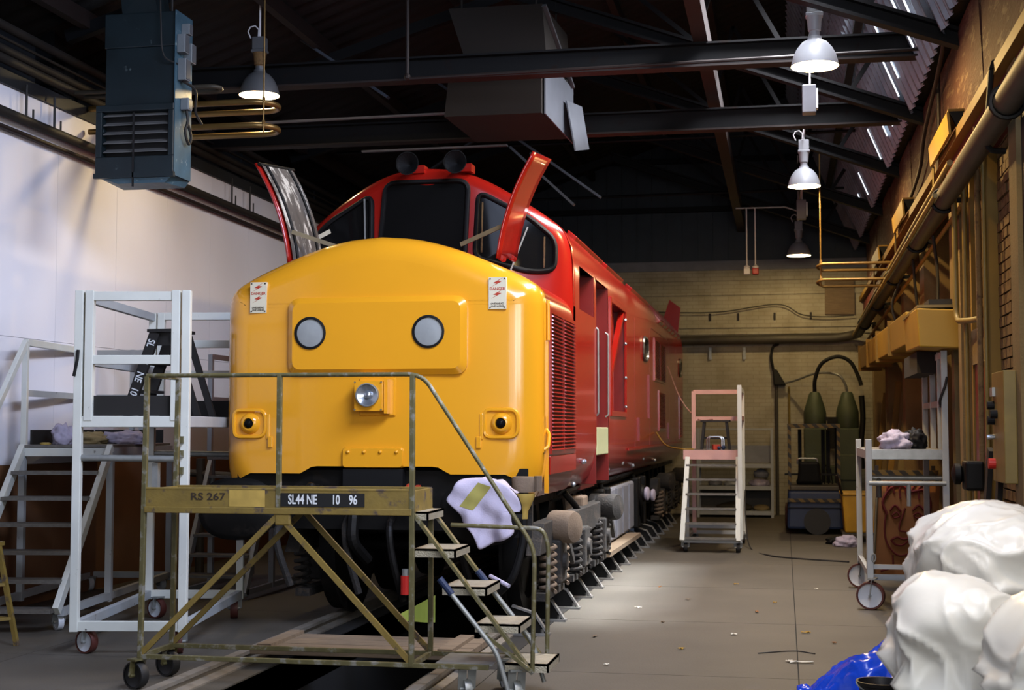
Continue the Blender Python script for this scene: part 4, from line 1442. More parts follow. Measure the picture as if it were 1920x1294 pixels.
for (x, y) in ((XL - .03, YA), (XL - .03, YB)):
    castor(pf, x, y, .19, .085, M['tyre_black'], M['tyre_black'], mf=M['ysteel'], yaw=1.2)
for (x, y) in ((-1.86, YA + .05), (-1.56, YA + .05), (-1.70, YB - .03)):
    castor(pf, x, y, .19, .06, M['wheel_white'], M['galv'], yaw=.5)
tag(MB().cbox((-1.40, 8.55, .006), (.05, .04, .012), rz=.4).build('dry_leaf', M['leaf']), 'yellow leaf beside the lowest mustard step', 'litter')

# ---- white work tower
TA = math.radians(10)
tw_x, tw_d = Vector((math.cos(TA), math.sin(TA), 0)), Vector((-math.sin(TA), math.cos(TA), 0))
FR0 = Vector((-4.22, 9.5, 0))
TW, TD = .775, 1.95


def T(u, v, z):            # u: 0 left .. 1 right, v: 0 front .. 1 back
    return FR0 + tw_x * TW * (u - 1) + tw_d * TD * v + Vector((0, 0, z))


tw = thing('work_tower', 'tall white box-section work tower on castors, left of the yellow nose', 'work platform', tuple(T(.5, .5, 0)))
S_ = .06
du = .075 / TW
for (u, v) in ((0, 0), (1, 0), (0, 1), (1, 1)):
    zt = 2.60
    MB().bar(T(u, v, .16), T(u, v, zt), S_, S_, up=tw_d).build('post', M['alu'], tw, bevel=.004)
for (u, v) in ((du, 0), (1 - du, 0), (du, 1), (1 - du, 1)):
    MB().bar(T(u, v, 1.66), T(u, v, 2.60), S_, S_, up=tw_d).build('guard_post', M['alu'], tw, bevel=.004)
for v in (0, 1):
    for z in (2.56, 2.10) if v == 0 else (2.57, 2.33, 2.07):
        MB().bar(T(du, v, z), T(1 - du, v, z), .045, .065).build('guard_rail', M['alu'], tw, bevel=.004)
    MB().bar(T(0, v, 1.655), T(1, v, 1.655), .05, .08).build('deck_beam', M['alu'], tw, bevel=.004)
    MB().bar(T(0, v, .20), T(1, v, .20), .05, .07).build('base_rail', M['alu'], tw, bevel=.004)
    MB().bar(T(du, v + (.012 if v == 0 else -.012), 1.77), T(1 - du, v + (.012 if v == 0 else -.012), 1.77), .02, .145).build('toe_board', M['wood_dark'], tw)
    MB().tube([T(0, v, 1.396), T(1, v, 1.386)], .024, 10).build('cross_tube', M['galv'], tw, smooth=60)
for u in (0, 1):
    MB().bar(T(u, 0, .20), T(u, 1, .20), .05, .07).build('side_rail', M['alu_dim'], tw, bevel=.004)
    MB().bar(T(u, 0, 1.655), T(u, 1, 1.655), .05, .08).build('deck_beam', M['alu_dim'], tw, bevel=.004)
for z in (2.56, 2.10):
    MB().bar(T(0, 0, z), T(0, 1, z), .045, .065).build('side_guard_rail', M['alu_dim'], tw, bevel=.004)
MB().hexa([T(.03, .02, 1.66), T(.97, .02, 1.66), T(.97, .98, 1.66), T(.03, .98, 1.66), T(.03, .02, 1.695), T(.97, .02, 1.695), T(.97, .98, 1.695), T(.03, .98, 1.695)]).build('deck', M['wood_dark'], tw)
MB().tube([T(.005, -.02, 2.17), T(.0, -.022, 2.10), T(-.03, -.022, 1.98)], .012, 6).build('latch_spring', M['black'], tw)
MB().bar(T(.72, 0.02, 1.36), T(.72, .02, 1.10), .045, .045).build('drop_clamp', M['galv'], tw)
for (u, v) in ((.12, .02), (.95, .02), (.12, .98), (.95, .98)):
    q = T(u, v, 0)
    castor(tw, q.x, q.y, .185, .085, M['wheel_white'], M['tyre'], yaw=1.25 if u < .5 else .35)
for (x0, x1, z0) in ((.955, 1.0, 1.50), (.955, 1.0, 1.40), (.955, 1.0, 1.28)):
    MB().bar(T(.985, -.02, z0), T(.985, -.02, z0 + .05), .05, .02, up=tw_x).build('hinge_plate', M['ysteel'], tw)

# ---- black stepladder standing on the tower deck
sl = thing('stepladder', 'black wooden stepladder with white stencilling, standing on the white tower deck', 'stepladder', (-4.86, 10.72, 1.695))
SLT, SLB = Vector((-4.93, 0, 2.375)), Vector((-5.17, 0, 1.70))
for yv in (10.50, 10.80):
    MB().bar((SLT.x, yv, SLT.z), (SLB.x, yv, SLB.z), .035, .085, up=(1, 0, 0)).build('front_stile', M['wood_dark'], sl)
    MB().bar((-4.78, yv, 2.36), (-4.56, yv, 1.70), .03, .05, up=(1, 0, 0)).build('rear_stile', M['wood_dark'], sl)
MB().box(-4.99, -4.74, 10.47, 10.84, 2.375, 2.40).build('top_step', M['wood_dark'], sl)
MB().box(-4.93, -4.76, 10.51, 10.525, 2.27, 2.375).build('side_cheek', M['wood_dark'], sl)
for z in (1.9, 2.13):
    xx = SLB.x + (z - 1.70) / .675 * .24
    MB().box(xx - .04, xx + .12, 10.52, 10.78, z - .012, z + .012).build('step', M['wood_dark'], sl)
tl = math.atan2(.675, .24)
for s_, f in (('SL', .13), ('44', .33), ('NE', .53), ('10', .70), ('96', .88)):
    q = SLT.lerp(SLB, f)
    text_part(s_, .085, (q.x, 10.479, q.z), Matrix.Rotation(PI - tl, 3, 'Y') @ FACE_FRONT, M['white_ink'], sl, sx=.8)

# ---- white stair platform against the wall
SA = math.radians(8)
s_x, s_d = Vector((math.cos(SA), math.sin(SA), 0)), Vector((-math.sin(SA), math.cos(SA), 0))
SR0 = Vector((-5.62, 10.3, 0))
SW = .82


def Q(u, d, z):            # u 0 left .. 1 right, d metres away from the camera
    return SR0 + s_x * SW * (u - 1) + s_d * d + Vector((0, 0, z))


st = thing('stair_platform', 'white stair platform with handrails standing against the left wall', 'platform steps', tuple(Q(.5, 1.2, 0)))
DK, DE = 1.22, 3.0
for u in (0.02, .98):
    MB().bar(Q(u, 0, .17), Q(u, DK, 1.44), .05, .085, up=(0, 0, 1)).build('stringer', M['alu'], st, bevel=.004)
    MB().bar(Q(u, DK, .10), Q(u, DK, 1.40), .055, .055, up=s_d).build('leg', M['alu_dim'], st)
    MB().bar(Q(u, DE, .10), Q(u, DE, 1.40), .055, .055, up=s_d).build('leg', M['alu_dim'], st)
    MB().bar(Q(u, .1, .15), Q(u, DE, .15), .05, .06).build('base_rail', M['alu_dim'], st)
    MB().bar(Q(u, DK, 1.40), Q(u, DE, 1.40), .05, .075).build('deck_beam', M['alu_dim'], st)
for d in (DK, DE):
    MB().bar(Q(0, d, 1.40), Q(1, d, 1.40), .05, .075).build('deck_beam', M['alu'], st, bevel=.004)
MB().bar(Q(0, DE, .15), Q(1, DE, .15), .05, .06).build('base_rail', M['alu_dim'], st)
MB().hexa([Q(.02, DK - .03, 1.44), Q(.98, DK - .03, 1.44), Q(.98, DE, 1.44), Q(.02, DE, 1.44), Q(.02, DK - .03, 1.462), Q(.98, DK - .03, 1.462), Q(.98, DE, 1.462), Q(.02, DE, 1.462)]).build('deck', M['tread'], st)
for k in range(6):
    f = k / 6
    d, z = DK * f, .19 + (1.45 - .19) * f
    MB().hexa([Q(.04, d - .09, z - .03), Q(.96, d - .09, z - .03), Q(.96, d + .12, z - .03), Q(.04, d + .12, z - .03), Q(.04, d - .09, z), Q(.96, d - .09, z), Q(.96, d + .12, z), Q(.04, d + .12, z)]).build('tread', M['tread'], st)
for d, z in ((DK + .02, 0), (DE, 0)):
    MB().bar(Q(.02, d, 1.44), Q(.02, d, 2.38), .05, .05, up=s_d).build('guard_post', M['alu'], st, bevel=.004)
MB().bar(Q(.02, DK + .02, 2.37), Q(.02, DE, 2.37), .045, .06).build('handrail', M['alu'], st, bevel=.004)
MB().bar(Q(.02, DK + .02, 1.92), Q(.02, DE, 1.92), .04, .055).build('mid_rail', M['alu_dim'], st)
MB().bar(Q(.02, DK + .02, 2.37), Q(.02, -.1, 1.05), .045, .06).build('stair_rail', M['alu'], st, bevel=.004)
MB().bar(Q(.02, -.08, .2), Q(.02, -.08, 1.08), .045, .045, up=s_d).build('stair_post', M['alu'], st)
MB().bar(Q(.02, DE, 2.37), Q(.62, DE, 2.37), .04, .055).build('end_rail', M['alu_dim'], st)
MB().bar(Q(.02, DE, 1.92), Q(.62, DE, 1.92), .04, .055).build('end_rail', M['alu_dim'], st)
for u in (.5, .62):
    MB().bar(Q(u, DE, 1.44), Q(u, DE, 2.40), .045, .045, up=s_d).build('end_post', M['alu_dim'], st)
MB().bar(Q(.04, DK + .14, 1.53), Q(.04, DE - .05, 1.53), .02, .13).build('toe_board', M['wood_dark'], st)
MB().bar(Q(.06, DE - .03, 1.53), Q(.9, DE - .03, 1.53), .02, .13).build('toe_board', M['wood_dark'], st)
for (u, d) in ((.94, .16), (.06, .16), (.94, DE - .1), (.06, DE - .1)):
    q = Q(u, d, 0)
    castor(st, q.x, q.y, .14, .065, M['wheel_white'], M['wheel_white'], yaw=.9)


def crumple(c, r, mat_, seed, name, label, cat='rag', amp=.35, flat=.55, group=None, freq=2.2, sub=4):
    bm = bmesh.new()
    bmesh.ops.create_icosphere(bm, subdivisions=sub, radius=1)
    off = Vector((seed * 7.1, seed * 3.3, seed * 1.7))
    for v in bm.verts:
        n_ = v.co.normalized()
        h = 1 + amp * noise.noise(n_ * freq + off) + amp * .8 * (0.5 - abs(noise.noise(n_ * freq * 2.1 + off * 2))) + amp * .3 * noise.noise(n_ * freq * 5 + off)
        v.co = Vector((n_.x * r[0] * h, n_.y * r[1] * h, max(n_.z * r[2] * h, -r[2] * flat)))
    me = bpy.data.meshes.new(name)
    zmin = min(v.co.z for v in bm.verts)
    for v in bm.verts:
        v.co.z -= zmin
    bm.to_mesh(me)
    bm.free()
    me.materials.append(mat_)
    me.polygons.foreach_set('use_smooth', [True] * len(me.polygons))
    o = bpy.data.objects.new(name, me)
    o.location = c
    COL.objects.link(o)
    return tag(o, label, cat, group)


dz = 1.463
q = Q(.32, 1.55, dz)
crumple(q, (.10, .10, .11), M['rag'], 1, 'rag', 'upright crumpled lilac rag near the outer edge of the stair platform deck')
q = Q(.44, 1.95, dz)
crumple(q, (.16, .12, .07), M['rag_tan'], 2, 'rag', 'tan crumpled rag in the middle of the stair platform deck')
q = Q(.86, 2.0, dz)
crumple(q, (.18, .13, .075), M['rag'], 3, 'rag', 'spread lilac rag at the inner edge of the stair platform deck', amp=.5)
q = Q(.18, 1.40, dz)
tag(MB().lathe([(.045, 0), (.05, .015), (.03, .02), (0, .018)], q, (0, 0, 1), 16).build('saucer', M['ypatch']), 'small tan dish on the stair platform deck', 'dish')

# ---- grey step unit further back
su = thing('step_unit', 'grey open step unit behind the white tower beside the locomotive', 'steps', (-5.25, 13.2, 0))
for xx in (-5.62, -4.98):
    MB().bar((xx, 12.6, .05), (xx, 13.3, 1.30), .04, .08).build('stringer', M['alu_dim'], su)
    MB().bar((xx, 13.3, .05), (xx, 13.3, 1.32), .05, .05).build('leg', M['alu_dim'], su)
    MB().bar((xx, 14.4, .05), (xx, 14.4, 1.32), .05, .05).build('leg', M['alu_dim'], su)
    MB().bar((xx, 12.6, .07), (xx, 14.4, .07), .04, .05).build('base_rail', M['alu_dim'], su)
for k in range(6):
    f = k / 6
    MB().box(-5.6, -5.0, 12.58 + .7 * f, 12.80 + .7 * f, .20 + 1.1 * f, .225 + 1.1 * f).build('tread', M['tread'], su)
MB().box(-5.65, -4.95, 13.25, 14.45, 1.30, 1.345).build('deck', M['tread'], su)
for x, y in ((-5.65, 13.32), (-5.65, 14.4)):
    MB().bar((x, y, 1.34), (x, y, 2.35), .045, .045).build('guard_post', M['alu_dim'], su)
for z in (1.9, 2.33):
    MB().bar((-5.65, 13.32, z), (-5.65, 14.4, z), .04, .05).build('guard_rail', M['alu_dim'], su)
# upright pipe stand by the wall
ps = thing('pipe_stand', 'dark upright pipe with a tee handle by the brown dado', 'pipe', (-6.3, 14.6, 0))
MB().cyl((-6.3, 14.6, .0), (-6.3, 14.6, 1.28), .05, n=12).build('upright', M['pipe'], ps)
MB().cyl((-6.42, 14.6, 1.12), (-5.75, 14.6, 1.08), .04, n=12).build('tee', M['pipe'], ps)
MB().cyl((-6.3, 14.6, .0), (-6.3, 14.6, .03), .14, n=16).build('foot', M['pipe'], ps)

# ---- small yellow trestle at the left edge
ys_ = thing('trestle', 'small worn yellow metal trestle at the foot of the stairs', 'trestle', (-5.72, 9.7, 0))
for (a, b) in (((-5.74, 9.62, .74), (-5.60, 9.66, 0.0)), ((-5.74, 9.62, .74), (-5.86, 9.30, 0.0)), ((-6.02, 9.62, .74), (-6.1, 9.66, 0.0)), ((-6.02, 9.62, .74), (-6.16, 9.3, 0.0))):
    MB().bar(a, b, .032, .032).build('leg', M['yworn'], ys_)
MB().box(-6.05, -5.72, 9.57, 9.67, .735, .765).build('top_bar', M['yworn'], ys_)
for z in (.45, .2):
    f = 1 - z / .74
    MB().bar((-5.74 + .14 * f, 9.62 + .04 * f, z), (-5.74 - .12 * f, 9.62 - .32 * f, z), .022, .022).build('cross_bar', M['yworn'], ys_)
    MB().bar((-5.74 + .14 * f, 9.62 + .04 * f, z), (-6.02 - .08 * f, 9.62 + .04 * f, z), .022, .022).build('cross_bar', M['yworn'], ys_)

# ---- boards across the pit in front of the wheels
pb = thing('pit_boards', 'dirty timber boards bridging the pit below the buffers', 'boards', (-2.9, 9.35, 0))
for k in range(3):
    MB().box(-3.55, -2.05, 9.08 + k * .23, 9.29 + k * .23, .088, .135).build('plank', M['wood'], pb, bevel=.004)
for x in (-3.45, -2.2):
    MB().box(x - .05, x + .05, 9.08, 9.75, .135, .16).build('batten', M['wood'], pb)
tag(MB().grid(lambda u, v: (-2.98 + .30 * u, 10.75 + .02 * math.sin(6 * u), .10 + (.05 + .16 * u) * v), 8, 4).build('lime_sheet', M['lime'], solid=.004), 'lime green plastic sheet under the locomotive beside the rail', 'sheet')

# ---- cloth over the right-hand buffer
bxc, bzc = CX + .94, .985


OUT = [(-.14, .245), (0, .262), (.13, .25), (.225, .20), (.285, .13), (.31, .06), (.30, .02), (.255, .015), (.25, -.05), (.265, -.13), (.20, -.18), (.12, -.20), (.03, -.245), (-.005, -.19), (-.04, -.13), (-.10, -.06), (-.12, -.01), (-.17, .04), (-.23, .10), (-.19, .17)]
OUTL = [(p.x, p.y) for p in spline([(a, b, 0) for a, b in OUT], 5, closed=True)]


def cloth_y(x, z):
    t = max(0.0, min(1.0, (.22 - z) / .45))
    y = 10.012 - .030 * math.sin(t * 2.2) + t * (.030 * math.sin(x * 26 + z * 7) + .016 * math.sin(x * 49 - z * 9 + 1)) + .006 * math.sin(x * 21 + z * 40)
    if z > .20:
        y += (z - .20) ** 2 * 14
    if x > .24:
        y += (x - .24) * .7
    return y - .012


cv, cf = [], []
NR = 14
m_ = len(OUTL)
for j in range(NR):
    s_ = 1 - j / NR
    for (x, z) in OUTL:
        X, Z = .03 + (x - .03) * s_, .04 + (z - .04) * s_
        cv.append((bxc + X, cloth_y(X, Z), bzc + Z))
cv.append((bxc + .03, cloth_y(.03, .04), bzc + .04))
for j in range(NR - 1):
    for i in range(m_):
        cf.append((j * m_ + i, j * m_ + (i + 1) % m_, (j + 1) * m_ + (i + 1) % m_, (j + 1) * m_ + i))
for i in range(m_):
    cf.append(((NR - 1) * m_ + i, (NR - 1) * m_ + (i + 1) % m_, len(cv) - 1))
clo = MB().add(cv, cf)
clo.grid(lambda u, v: (bxc - .15 + .40 * u, cloth_y(-.15 + .40 * u, .25) + .26 * v, bzc + .252 - 1.1 * abs(u - .42) ** 2.2 * .35 + .012 * math.sin(u * 20) * v), 16, 6)
clo = clo.build('draped_cloth', M['cloth'], smooth=70, solid=-.003, fix=True)
tag(clo, 'pale lilac cloth hung over the right-hand buffer', 'cloth')
MB().grid(lambda u, v: (bxc - .13 + .10 * u + .13 * v, cloth_y(-.13 + .10 * u + .13 * v, .06 + .17 * v - .03 * u) - .006, bzc + .06 + .17 * v - .03 * u), 8, 10).build('olive_patch', M['olive'], clo, smooth=70)
pin = MB().cyl((CX + 1.0, 10.15, .53), (CX + 1.16, 10.05, .47), .016, n=8).build('pale_bar', M['cloth'])
pin['label'] = 'pale bar end'
pin.name = 'coupling_bar'
pin.parent = loco
pin.location = Vector(pin.location) - Vector(loco.location)

# ---- blue-green unit heater
hx0, hx1, hy0, hy1 = -6.16, -5.40, 11.8, 12.18
ht = thing('unit_heater', 'blue-green unit heater with a louvred grille hanging high on the left', 'heater', (-5.78, 12.0, 3.85))
MB().box(hx0 + .06, hx1 - .0, hy0 + .06, hy1, 4.56, 5.10).build('upper_casing', M['heater'], ht, bevel=.008)
MB().box(hx0 + .05, hx1 + .0, hy0 + .05, hy1, 5.10, 5.42).build('top_casing', M['heater'], ht, bevel=.008)
MB().box(hx0, hx1 - .005, hy0 + .10, hy1, 3.90, 4.56).build('lower_casing', M['heater'], ht, bevel=.008)
MB().box(hx1 - .004, hx1 + .006, hy0 + .02, hy1 + .0, 3.90, 5.42).build('side_panel', M['heater_side'], ht)
MB().hexa([(hx0 + .2, hy0 + .05, 3.84), (hx1 - .1, hy0 + .05, 3.84), (hx1 - .05, hy1, 3.84), (hx0 + .1, hy1, 3.84), (hx0, hy0 + .02, 3.91), (hx1, hy0 + .02, 3.91), (hx1, hy1, 3.91), (hx0, hy1, 3.91)]).build('drip_tray', M['heater_side'], ht)
fr_ = MB().box(hx0, hx1, hy0, hy0 + .1, 4.50, 4.56).box(hx0, hx0 + .06, hy0, hy0 + .1, 4.08, 4.50).box(hx1 - .05, hx1, hy0, hy0 + .1, 4.08, 4.50).box(hx0, hx1, hy0, hy0 + .1, 3.91, 4.08)
gf = fr_.build('grille_surround', M['heater'], ht, bevel=.006)
MB().box(hx0 + .06, hx1 - .05, hy0 + .095, hy0 + .10, 4.08, 4.50).build('grille_dark', M['heater_dark'], gf)
for k in range(5):
    z = 4.12 + k * .083
    MB().hexa([(hx0 + .07, hy0 + .01, z), (hx1 - .06, hy0 + .01, z), (hx1 - .06, hy0 + .015, z + .008), (hx0 + .07, hy0 + .015, z + .008), (hx0 + .07, hy0 + .085, z + .038), (hx1 - .06, hy0 + .085, z + .038), (hx1 - .06, hy0 + .09, z + .046), (hx0 + .07, hy0 + .09, z + .046)]).build('louvre', M['louvre'], gf)
MB().box(hx0 + .37, hx0 + .385, hy0 - .012, hy0, 3.80, 4.48).build('louvre_rod', M['heater_dark'], gf)
MB().box(hx0 - .01, hx1 + .01, hy0 - .012, hy0 + .03, 3.885, 3.93).build('tray_lip', M['heater'], ht)
MB().hexa([(hx0 + .2, hy0 + .1, 5.42), (hx0 + .55, hy0 + .1, 5.42), (hx0 + .55, hy1, 5.42), (hx0 + .2, hy1, 5.42), (hx0 + .16, hy0 + .05, 5.9), (hx0 + .5, hy0 + .05, 5.75), (hx0 + .5, hy1, 5.75), (hx0 + .16, hy1, 5.9)]).build('flue_cowl', M['heater'], ht)
for (y0, z0, w, h) in ((11.84, 5.03, .10, .17), (11.99, 4.97, .10, .18), (11.86, 4.78, .11, .20), (11.93, 5.22, .08, .1), (11.93, 4.52, .09, .11)):
    b_ = MB().box(hx1 + .006, hx1 + .085, y0, y0 + w, z0, z0 + h).build('switch_box', M['box_grey'], ht, bevel=.006)
    MB().box(hx1 + .085, hx1 + .09, y0 + .01, y0 + w - .01, z0 + .01, z0 + h - .01).build('box_lid', M['lamp_grey'], b_)
MB().tube(spline([(hx1 + .05, 11.97, 4.52), (hx1 + .06, 11.98, 4.42), (hx1 + .05, 11.95, 4.32), (hx1 + .05, 12.03, 4.22), (hx1 + .05, 12.08, 4.3), (hx1 + .05, 11.99, 4.42)], 6), .014, 6).build('cable_loop', M['wire'], ht)
MB().tube(spline([(hx1 + .04, 11.9, 4.78), (hx1 + .1, 12.05, 4.72), (hx1 + .06, 12.15, 4.55), (hx1 + .08, 12.25, 4.45)], 6), .013, 6).build('cable', M['wire'], ht)
MB().tube(spline([(hx0 + .62, 11.79, 5.6), (hx0 + .63, 11.79, 5.3), (hx0 + .66, 11.79, 5.0), (hx1 + .02, 11.84, 4.92)], 6), .008, 6).build('cable', M['wire'], ht)
for x in (hx0 + .15, hx1 - .12):
    MB().cyl((x, 12.0, 5.40), (x, 12.0, 7.3), .012, n=6).build('hanger_rod', M['wire'], ht)

# ---- heating pipe coils beside the heater
cl = thing('pipe_coil', 'brass-toned hairpin heating pipes lit by the hanging lamp on the left', 'heating pipes', (-5.3, 13.0, 4.5))
for z in (4.78, 4.55):
    MB().tube([(-6.75, 12.8, z), (-5.08, 12.8, z)] + [(-5.08 + .215 * math.sin(a), 13.015 - .215 * math.cos(a), z) for a in [PI * k / 12 for k in range(1, 12)]] + [(-5.08, 13.23, z), (-6.75, 13.23, z)], .030, 10).build('hairpin_pipe', M['coil'], cl, smooth=60)
MB().tube([(-6.75, 12.45, 4.86), (-5.35, 12.45, 4.86)] + [(-5.35 + .09 * math.sin(a), 12.54 - .09 * math.cos(a), 4.86) for a in [PI * k / 8 for k in range(1, 8)]] + [(-5.35, 12.63, 4.86), (-6.75, 12.63, 4.86)], .022, 8).build('hairpin_pipe', M['pipe'], cl, smooth=60)
MB().cyl((-4.93, 12.82, 4.48), (-4.93, 12.82, 6.9), .009, n=6).build('hanger_rod', M['coil'], cl)
for z in (4.81, 4.58):
    MB().ball((-4.93, 12.82, z), .02, 8).build('clip', M['coil'], cl)

# ---- pipes along the left wall
tag(MB().tube([(WL + .09, 7.0, 4.42), (WL + .09, 26.8, 4.30)], .045, 10).build('wall_pipe', M['pipe_dark'], smooth=60), 'long dark pipe on the white wall just below the coping', 'pipe')
tag(MB().tube([(WL + .05, 7.0, 4.30), (WL + .05, 26.8, 4.18)], .025, 8).build('wall_pipe', M['rust'], smooth=60), 'thin tan pipe directly under the long dark wall pipe', 'pipe')
for k, yv in enumerate((11.55, 12.05, 16.4, 17.0, 20.5, 21.1)):
    tag(MB().cyl((WL + .09, yv, 4.36), (WL + .09, yv, 4.72), .012, n=6).cyl((WL + .09, yv + .12, 4.36), (WL + .09, yv + .12, 4.52), .01, n=6).build('pipe_hanger', M['wire']), '%s dark hanger rod of the long wall pipe, counting from the left picture edge' % ORD[k], 'hanger', 'hangers of the wall pipe')
for z, r_, x, l in ((5.20, .045, WL + .02, 'topmost of the dark pipes running above the white wall'), (5.10, .016, WL + .0, 'thinnest of the dark pipes running above the white wall'),
                    (4.99, .04, WL + .02, 'third dark pipe above the white wall, under the thin one'), (4.89, .045, WL + .05, 'lowest of the dark pipes, just over the wall coping')):
    tag(MB().tube([(x, 7.0, z), (x, 26.8, z - .05)], r_, 8).build('high_pipe', M['pipe_dark'], smooth=60), l, 'pipe')

# ================================================================== HANGING LAMPS
def pendant(x, y, z, m_, label, watts, col, group=None, top=6.4):
    t = thing('pendant_lamp', label, 'lamp', (x, y, z), group)
    sh = MB().lathe([(.205, 0), (.20, .035), (.185, .09), (.155, .155), (.11, .21), (.065, .235), (.06, .245), (.06, .262), (.045, .268), (.045, .30)], (x, y, z), (0, 0, 1), 40, cap=False)
    s = sh.build('shade', m_, t, smooth=50)
    MB().lathe([(.2035, .002), (.195, .04), (.178, .09), (.148, .152), (.105, .204), (.06, .228), (.0, .23)], (x, y, z), (0, 0, 1), 40, cap=False).build('reflector', M['lamp_in'], s, smooth=50)
    MB().lathe([(.0, .05), (.035, .06), (.05, .09), (.05, .13), (.03, .18), (.02, .225)], (x, y, z), (0, 0, 1), 16, cap=False).build('bulb', M['bulb'], t, smooth=60)
    MB().lathe([(.045, .27), (.045, .31), (.055, .315), (.062, .40), (.07, .44)], (x, y, z), (0, 0, 1), 20).build('neck', M['brickA'] if m_ is M['lamp_grey'] else m_, t, smooth=40)
    MB().box(x - .075, x + .075, y - .06, y + .06, z + .44, z + .47).box(x - .065, x + .065, y - .055, y + .055, z + .47, z + .60).build('gear_box', m_, t, bevel=.006)
    MB().cyl((x, y, z + .60), (x, y, top), .010, n=8).build('suspension_rod', M['white_plastic'], t)
    MB().tube([(x - .02, y, z + .60)] + [(x - .07 + .06 * math.cos(a), y, z + .66 + .07 * math.sin(a)) for a in (-.5, .4, 1.3, 2.2, 3.0)] + [(x - .10, y, z + .60)], .007, 6).build('flex', M['white_plastic'], t)
    d = bpy.data.lights.new('lamp_glow', 'POINT')
    d.energy = watts
    d.color = col
    d.shadow_soft_size = .05
    o = bpy.data.objects.new('lamp_glow', d)
    o.location = (x, y, z + .03)
    COL.objects.link(o)
    return t


WARM = (1.0, 0.74, 0.36)
SOD = (1.0, 0.66, 0.25)
pendant(.30, 6.1, 4.82, M['lamp_white'], 'white dome lamp hanging above the photographer', 200, SOD)
pendant(.30, 12.4, 4.76, M['lamp_white'], 'nearest of the three white dome lamps over the aisle', 430, SOD, 'white dome lamps over the right aisle')
pendant(.29, 18.3, 4.71, M['lamp_white'], 'middle of the three white dome lamps over the aisle', 330, SOD, 'white dome lamps over the right aisle')
pendant(.29, 25.0, 4.63, M['lamp_white'], 'farthest white dome lamp, close to the back wall', 140, WARM, 'white dome lamps over the right aisle')
pendant(-5.22, 13.45, 5.0, M['lamp_grey'], 'grey dome lamp hanging beside the blue-green heater', 135, WARM, top=6.9)
for (y, z, l) in ((14.6, 4.98, 'grey control box on the lamp wire behind the nearest lamp'), (21.2, 4.86, 'grey control box on the lamp wire behind the middle lamp')):
    t = thing('control_box', l, 'box', (.30, y, z))
    MB().box(.22, .36, y - .08, y + .08, z - .15, z + .14).build('case', M['tank_grey'], t, bevel=.01)
    MB().box(.36, .38, y - .06, y + .06, z - .10, z + .10).build('cover', M['white_plastic'], t)
    MB().cyl((.30, y, z + .13), (.30, y, 5.40), .010, n=8).build('hanger', M['white_plastic'], t)
tag(MB().tube([(.3, 8.0, 5.44), (.3, 26.5, 5.36)], .009, 6).build('lamp_wire', M['white_plastic']), 'pale catenary wire along the row of white lamps', 'wire')

# pull switches near the back
for x, c, l in ((-.535, 'white_plastic', 'white hanging pull switch to the left of the red one'), (-.405, 'red_plastic', 'red hanging pull switch next to the white one')):
    t = thing('pull_switch', l, 'switch', (x, 22.0, 4.0))
    MB().cyl((x, 22, 4.12), (x, 22, 5.02), .010, n=6).build('cord', M['white_plastic'], t)
    MB().box(x - .05, x + .05, 21.95, 22.05, 3.99, 4.09).build('body', M[c], t, bevel=.015)
    MB().lathe([(.045, 0), (.05, .03), (.02, .05), (.015, .06)], (x, 22, 4.085), (0, 0, 1), 14).build('cap', M['white_plastic'], t)
tag(MB().tube([(-.7, 22.0, 5.03), (.05, 22.0, 5.03), (.25, 22, 4.96)], .014, 6).build('switch_conduit', M['galv']), 'thin conduit carrying the two pull switches', 'conduit')

# yellow pipe bars on the right
rb = thing('pipe_rack', 'pale yellow hairpin pipes projecting from the right wall over the aisle', 'heating pipes', (.95, 19.0, 3.55))
for z in (3.77, 3.56):
    MB().tube([(1.52, 18.85, z), (.53, 18.85, z)] + [(.53 - .075 * math.sin(a), 18.925 - .075 * math.cos(a), z - .02 * a) for a in [PI * k / 8 for k in range(1, 8)]] + [(.53, 19.0, z - .075), (1.52, 19.0, z - .075)], .020, 8).build('hairpin_pipe', M['coil'], rb, smooth=60)
MB().cyl((.50, 18.92, 3.48), (.50, 18.92, 5.4), .010, n=6).build('hanger_rod', M['coil'], rb)
for z in (3.80, 3.58):
    MB().cbox((.50, 18.9, z), (.03, .1, .05)).build('clip', M['coil'], rb)

# ================================================================== PIPES, DUCTS AND BRACKETS ON THE RIGHT WALL
mp_ = thing('drain_pipe', 'thick dark pipe sloping along the right wall and across the back wall', 'pipe', (1.36, 18, 3.3))
MB().tube(fillet([(1.36, 7.0, 3.62), (1.36, 26.72, 3.36), (1.0, 26.84, 3.29), (-5.0, 26.84, 3.27)], .35, 8), .085, 14).build('pipe_run', M['pipe'], mp_, smooth=60)
for yv in (8.9, 12.4, 14.9, 17.9, 21.2, 24.5):
    zz = 3.62 - (yv - 7) * .0132
    MB().tube([(1.36 + .1 * math.cos(a), yv, zz + .1 * math.sin(a)) for a in [2 * PI * k / 16 for k in range(16)]], .016, 6, closed=True).build('pipe_clip', M['black'], mp_)
    MB().box(1.36, 1.55, yv - .02, yv + .02, zz - .02, zz + .02).build('clip_arm', M['black'], mp_)
sb_ = thing('stay_bracket', 'black bent stay bar over the thick pipe, under the yellow ledge', 'bracket', (1.4, 9.8, 3.6))
MB().tube(fillet([(1.49, 9.8, 4.03), (1.40, 9.8, 4.03), (1.37, 9.8, 3.70), (1.36, 9.8, 3.47), (1.48, 9.8, 3.46)], .06), .020, 8).build('stay_bar', M['black'], sb_)
MB().lathe([(.0, 0), (.05, .0), (.03, .06), (0, .065)], (1.43, 9.8, 4.02), (0, 0, 1), 12).build('stay_cap', M['black'], sb_)
